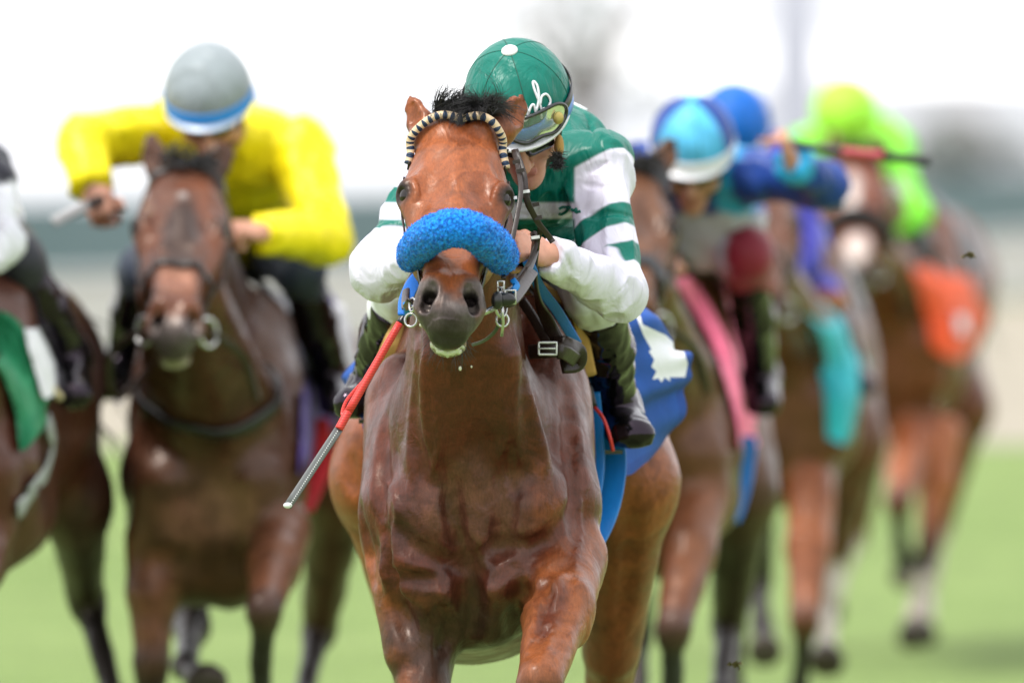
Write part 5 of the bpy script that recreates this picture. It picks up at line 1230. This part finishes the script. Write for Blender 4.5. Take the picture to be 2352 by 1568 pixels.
J4 = shiftJ(P(1590, 322, Y4), face=A3(-.06, -.80, -.55), up=A3(-.03, -.50, .85), rad=(.108, .125, .116),
    sr=P(1690, 400, Y4 + .20), er=P(1900, 425, Y4 + .05), wr=P(1822, 375, Y4 - .12), hr=(A3(-.35, -.3, .85), A3(-.7, .2, -.5), -1),
    sl=P(1470, 400, Y4 + .25), el=P(1400, 560, Y4 + .1), wl=P(1470, 610, Y4 - .1), hl=(A3(.7, -.3, .1), A3(0, .5, -.8), 1), kn=.066,
    chest=P(1605, 500, Y4 + .36), hip=P(1620, 590, Y4 + .95), kr=P(1712, 585, Y4 + .26), ar=P(1712, 860, Y4 + .75), tr=P(1738, 925, Y4 + .55), kl=P(1480, 600, Y4 + .5), al=P(1450, 850, Y4 + .8), tl=P(1440, 920, Y4 + .6), button=None)
def j4col(v, J):
    c = sleeves(NVY, NVY, (.03, .38, .70), .0)(v, J); ta = arm_t(v, J['sr'], J['er']); d = np.linalg.norm(v - J['sr'], axis=1)
    c[(ta > -.05) & (ta < .12) & (d < .12)] = (.03, .38, .70); c[(v[:, 2] < P(0, 492, Y4)[2]) & (v[:, 0] > P(1540, 0, Y4)[0]) & (v[:, 0] < P(1790, 0, Y4)[0])] = (.48, .46, .54); return c
def j4br(v, J):
    c = np.repeat([(.48, .46, .54)], len(v), 0); k = J['kr']; c[(v[:, 0] > k[0] - .050)] = (.22, .006, .024); return c
clear(J4, b4); jockey(J4, 'jockey in navy silks with light blue cap raising a whip across the picture', P(1610, 600, Y4 + 1) * A3(1, 1, 0), lambda a, th: LBL if (a < 54 or a > 306 or 142 < a < 218) else NVY, j4col, GRP, visc=(WH2, mat('cap_white', (.75, .77, .8), .4)), breech=j4br)
whip('whip', 'black and red whip held level by the light blue capped jockey', [P(1818, 328, Y4 - .13), P(1850, 335, Y4 - .14), P(1935, 347, Y4 - .16), P(2030, 358, Y4 - .18), P(2135, 372, Y4 - .2)], [.011, .010, .011, .012, .013], [LEATHERB, LEATHERB, mat('dull_red_wrap', (.42, .05, .07), .5), LEATHERB])
cloth_piece('pink saddle cloth below the light blue capped jockey', PINKM, [[P(1545, 630, Y4 + .5), P(1620, 625, Y4 + .8), P(1680, 640, Y4 + 1.1)], [P(1625, 760, Y4 + .5), P(1670, 740, Y4 + .8), P(1720, 730, Y4 + 1.1)], [P(1662, 860, Y4 + .5), P(1700, 850, Y4 + .8), P(1735, 850, Y4 + 1.1)], [P(1690, 960, Y4 + .52), P(1712, 985, Y4 + .8), P(1742, 970, Y4 + 1.0)], [P(1694, 1010, Y4 + .55), P(1712, 1030, Y4 + .8), P(1735, 1020, Y4 + 1.0)]], b4)
s4 = thing('saddle', 'dark saddle with buff pad edge beside the pink cloth', 'saddle', P(1600, 700, Y4 + .5), 'saddles of the horses behind')
obj('pad', *strap([P(1550, 670, Y4 + .48), P(1600, 715, Y4 + .46), P(1640, 790, Y4 + .46), P(1662, 870, Y4 + .48), P(1668, 930, Y4 + .5)], .028, .02, 24, up=(0, -1, .2)), BUFF, s4)
obj('seat', *sheet2([[P(1480, 600, Y4 + .6), P(1480, 590, Y4 + 1.1)], [P(1560, 580, Y4 + .6), P(1570, 575, Y4 + 1.1)], [P(1620, 610, Y4 + .6), P(1640, 600, Y4 + 1.1)]], 12, 8, .02), LEATHERB, s4)
g4 = thing('girth', 'bright blue girth strap hanging below the pink saddle cloth', 'girth', P(1700, 1080, Y4 + .7)); obj('strap', *strap(drape_line(spline([P(1712, 1000, Y4 + .62), P(1706, 1070, Y4 + .62), P(1692, 1140, Y4 + .58), P(1672, 1195, Y4 + .52)], 16), b4, .02), .060, .008, 20, up=(-.3, -1, 0)), BG, g4)
# ---------------- blue cap
Y5 = 33.5; O5 = P(1798, 185, Y5) * A3(1, 1, 0); c5 = ((.12, .045, .022), (.30, .09, .03), (.12, .045, .025))
h5, b5, H5, q5 = runner('brown racehorse with teal cloth between the pink and the orange clothed horses', O5, .06, -.04, P(1742, 385, Y5 - .38), 51, 0, c5,
    [(P(1700, 1080, Y5 + .1), P(1690, 1340, Y5), P(1690, 1600, Y5), P(1690, 1690, Y5 - .05), (.05, .03, .02)), (P(1862, 1120, Y5 + .05), P(1850, 1420, Y5 - .22), P(1835, 1590, Y5 - .05), P(1835, 1640, Y5), c5[1], (.018, .018, .02))],
    [(P(1770, 800, Y5 + 1.75), P(1720, 1000, Y5 + 1.5), P(1740, 1330, Y5 + 1.8), P(1750, 1440, Y5 + 1.6), P(1755, 1480, Y5 + 1.5), c5[0], BLACK),
     (P(1925, 830, Y5 + 1.75), P(1958, 1010, Y5 + 1.45), P(1915, 1280, Y5 + 1.8), P(1900, 1440, Y5 + 1.6), P(1898, 1500, Y5 + 1.5), c5[0], c5[0], (.55, .50, .42))])
simple_bridle('dark bridle on the horse with the teal cloth', H5, b5)
PUR = (.045, .045, .42)
J5 = shiftJ(P(1688, 285, Y5), sr=P(1812, 400, Y5 + .25), er=P(1845, 590, Y5 + .1), wr=P(1790, 650, Y5 - .1), hr=(A3(-.7, -.4, .1), A3(0, .5, -.8), -1), sl=P(1600, 400, Y5 + .25), el=P(1600, 540, Y5 + .1), wl=P(1660, 560, Y5 - .1),
    chest=P(1740, 400, Y5 + .4), hip=P(1770, 540, Y5 + 1), kr=P(1835, 690, Y5 + .55), ar=P(1888, 815, Y5 + .6), tr=P(1925, 880, Y5 + .5), kl=P(1640, 650, Y5 + .5), al=P(1620, 820, Y5 + .8), tl=P(1600, 880, Y5 + .6), rad=(.108, .125, .125), button=None)
clear(J5, b5, .10, dx=.001); jockey(J5, 'jockey in violet blue silks and plain blue cap behind the raised whip arm', P(1770, 560, Y5 + 1) * A3(1, 1, 0), lambda a, th: (.006, .13, .55), plain(PUR), GRP, visc=(WH2, None), breech=lambda v, J: np.where((v[:, 2] > P(0, 668, Y5)[2])[:, None], PUR, (.33, .11, .035)))
cloth_piece('teal saddle cloth beside the boot of the blue capped jockey', TEAL, [[P(1830, 690, Y5 + .55), P(1870, 680, Y5 + .8), P(1910, 690, Y5 + 1.1)], [P(1865, 790, Y5 + .55), P(1910, 780, Y5 + .8), P(1950, 770, Y5 + 1.1)], [P(1885, 890, Y5 + .55), P(1930, 890, Y5 + .8), P(1988, 860, Y5 + 1.1)], [P(1890, 990, Y5 + .6), P(1925, 1000, Y5 + .8), P(1950, 985, Y5 + 1.0)]], b5)
both_pads('dark saddle with buff pad above the teal cloth', q5)
# ---------------- lime jockey
Y6 = 39.0; O6 = P(2048, 185, Y6) * A3(1, 1, 0); c6 = ((.14, .040, .016), (.36, .11, .042), (.18, .048, .022))
WHITEL = (.58, .53, .47)
h6, b6, H6, q6 = runner('reddish bay racehorse with a white blaze, white socks and black fleece noseband', O6, .20, -.0, P(1965, 345, Y6 - .38), 51, 1, c6,
    [(P(2090, 1010, Y6 + .05), P(2062, 1150, Y6 - .35), P(2070, 1260, Y6 - .1), P(2080, 1300, Y6), c6[1], (.022, .022, .028)),
     (P(2165, 1000, Y6 + .1), P(2135, 1240, Y6), P(2108, 1390, Y6 - .05), P(2092, 1440, Y6 - .1), c6[1])],
    [(P(2075, 800, Y6 + 1.75), P(2000, 950, Y6 + 1.5), P(1960, 1230, Y6 + 1.8), P(1915, 1350, Y6 + 1.6), P(1905, 1390, Y6 + 1.5), c6[0], c6[0], WHITEL),
     (P(2170, 790, Y6 + 1.75), P(2215, 930, Y6 + 1.45), P(2160, 1200, Y6 + 1.8), P(2120, 1400, Y6 + 1.6), P(2118, 1440, Y6 + 1.5), c6[0], c6[0], WHITEL)],
    spots=[(lambda H: H(.16, -.015, .01), (.035, .06, .07), (.7, .62, .58), .6, .6), (lambda H: H(.26, -.02, .01), (.03, .07, .08), (.7, .62, .58), .6, .6), (lambda H: H(.47, 0, .0), (.045, .08, .07), (.68, .58, .54), .6, .5), (P(2112, 1375, Y6 - .05), (.08, .1, .09), WHITEL, .4, .4)])
simple_bridle('dark bridle on the white blazed horse of the lime jockey', H6, b6)
nb6 = thing('noseband', 'black fleece noseband on the white blazed horse', 'noseband', H6(.37, 0, .01))
obj('fleece', *tube([H6(.37, -.11, -.09), H6(.36, -.085, -.03), H6(.35, -.04, .012), H6(.35, 0, .022), H6(.35, .04, .012), H6(.36, .085, -.03), H6(.37, .11, -.09)], [.02, .032, .034, .034, .034, .032, .02], 16, 40), flatm('black_fleece', (.012, .012, .014), 1), nb6)
LIME = (.22, .80, .035); LIM2 = (.40, .90, .06)
J6 = shiftJ(P(1942, 262, Y6), sr=P(2045, 370, Y6 + .25), er=P(2098, 490, Y6 + .1), wr=P(2030, 530, Y6 - .1), hr=(A3(-.7, -.4, .1), A3(0, .5, -.8), -1), sl=P(1855, 350, Y6 + .25), el=P(1810, 440, Y6 + .1), wl=P(1880, 490, Y6 - .1),
    chest=P(1985, 350, Y6 + .4), hip=P(2010, 470, Y6 + 1), kr=P(2095, 580, Y6 + .38), ar=P(2150, 680, Y6 + .6), tr=P(2162, 722, Y6 + .45), kl=P(1880, 560, Y6 + .5), al=P(1860, 690, Y6 + .8), tl=P(1850, 740, Y6 + .6), face=A3(0, -.6, -.8), up=A3(0, -.6, .78), rad=(.115, .130, .125), button=None)
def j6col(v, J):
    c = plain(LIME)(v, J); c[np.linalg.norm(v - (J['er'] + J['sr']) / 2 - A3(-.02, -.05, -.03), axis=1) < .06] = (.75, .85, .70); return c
clear(J6, b6, .10, dx=.0); jockey(J6, 'jockey in bright lime green silks and cap at the back of the field', P(2010, 480, Y6 + 1) * A3(1, 1, 0), lambda a, th: LIM2, j6col, GRP, visc=(mat('lime_visor', (.45, .85, .1), .5), None), breech=(.02, .02, .022))
cloth_piece('bright orange saddle cloth with a small white patch on the rearmost horse', ORNG, [[P(2075, 600, Y6 + .6), P(2130, 600, Y6 + .9), P(2190, 620, Y6 + 1.3)], [P(2100, 670, Y6 + .56), P(2160, 670, Y6 + .9), P(2240, 670, Y6 + 1.3)], [P(2120, 740, Y6 + .56), P(2180, 750, Y6 + .9), P(2262, 740, Y6 + 1.3)], [P(2130, 790, Y6 + .56), P(2180, 815, Y6 + .9), P(2235, 795, Y6 + 1.2)]], b6,
    extra=[('patch', WHM, [[P(2178, 715, Y6 + .82), P(2200, 715, Y6 + .9)], [P(2182, 755, Y6 + .82), P(2202, 755, Y6 + .9)]])])
both_pads('black saddle under the lime jockey', q6)
# clods of turf in the air
cl = mat('turf_clod', (.10, .08, .03), .95)
for i, (x, y, Yc, r_) in enumerate(((2228, 585, 24.0, .006), (1690, 1525, 23.6, .006), (2178, 930, 25.5, .006))):
    c = P(x, y, Yc); v, f = join([leaves(26, lambda r, n: c + r.normal(size=(n, 3)) * r_ * np.array([1.2, .6, .6]), (.006 if i < 2 else .004), 5 + i)]); o = obj('turf_clod', v, f, cl, None, smooth=False)
    tag(o, ('tiny clod of turf flying at the right edge above the white wall', 'pale clod of grass in the air beside the blurred dark leg', 'speck of turf in the air below the orange cloth')[i], 'clod', 'clods of turf in the air')
for x, y, r_, lb in ((1057, 846, .0036, 'larger white fleck of foam falling just under the chin of the leading horse'), (1083, 842, .0020, 'smaller white fleck of foam right of the one under the chin')):
    c = P(x, y, 22.35); v, f = sphere(c, (r_ * .8, r_, r_ * 1.3), 10, 8); tag(obj('foam_fleck', v, f, FOAM), lb, 'foam', 'flecks of foam in the air')
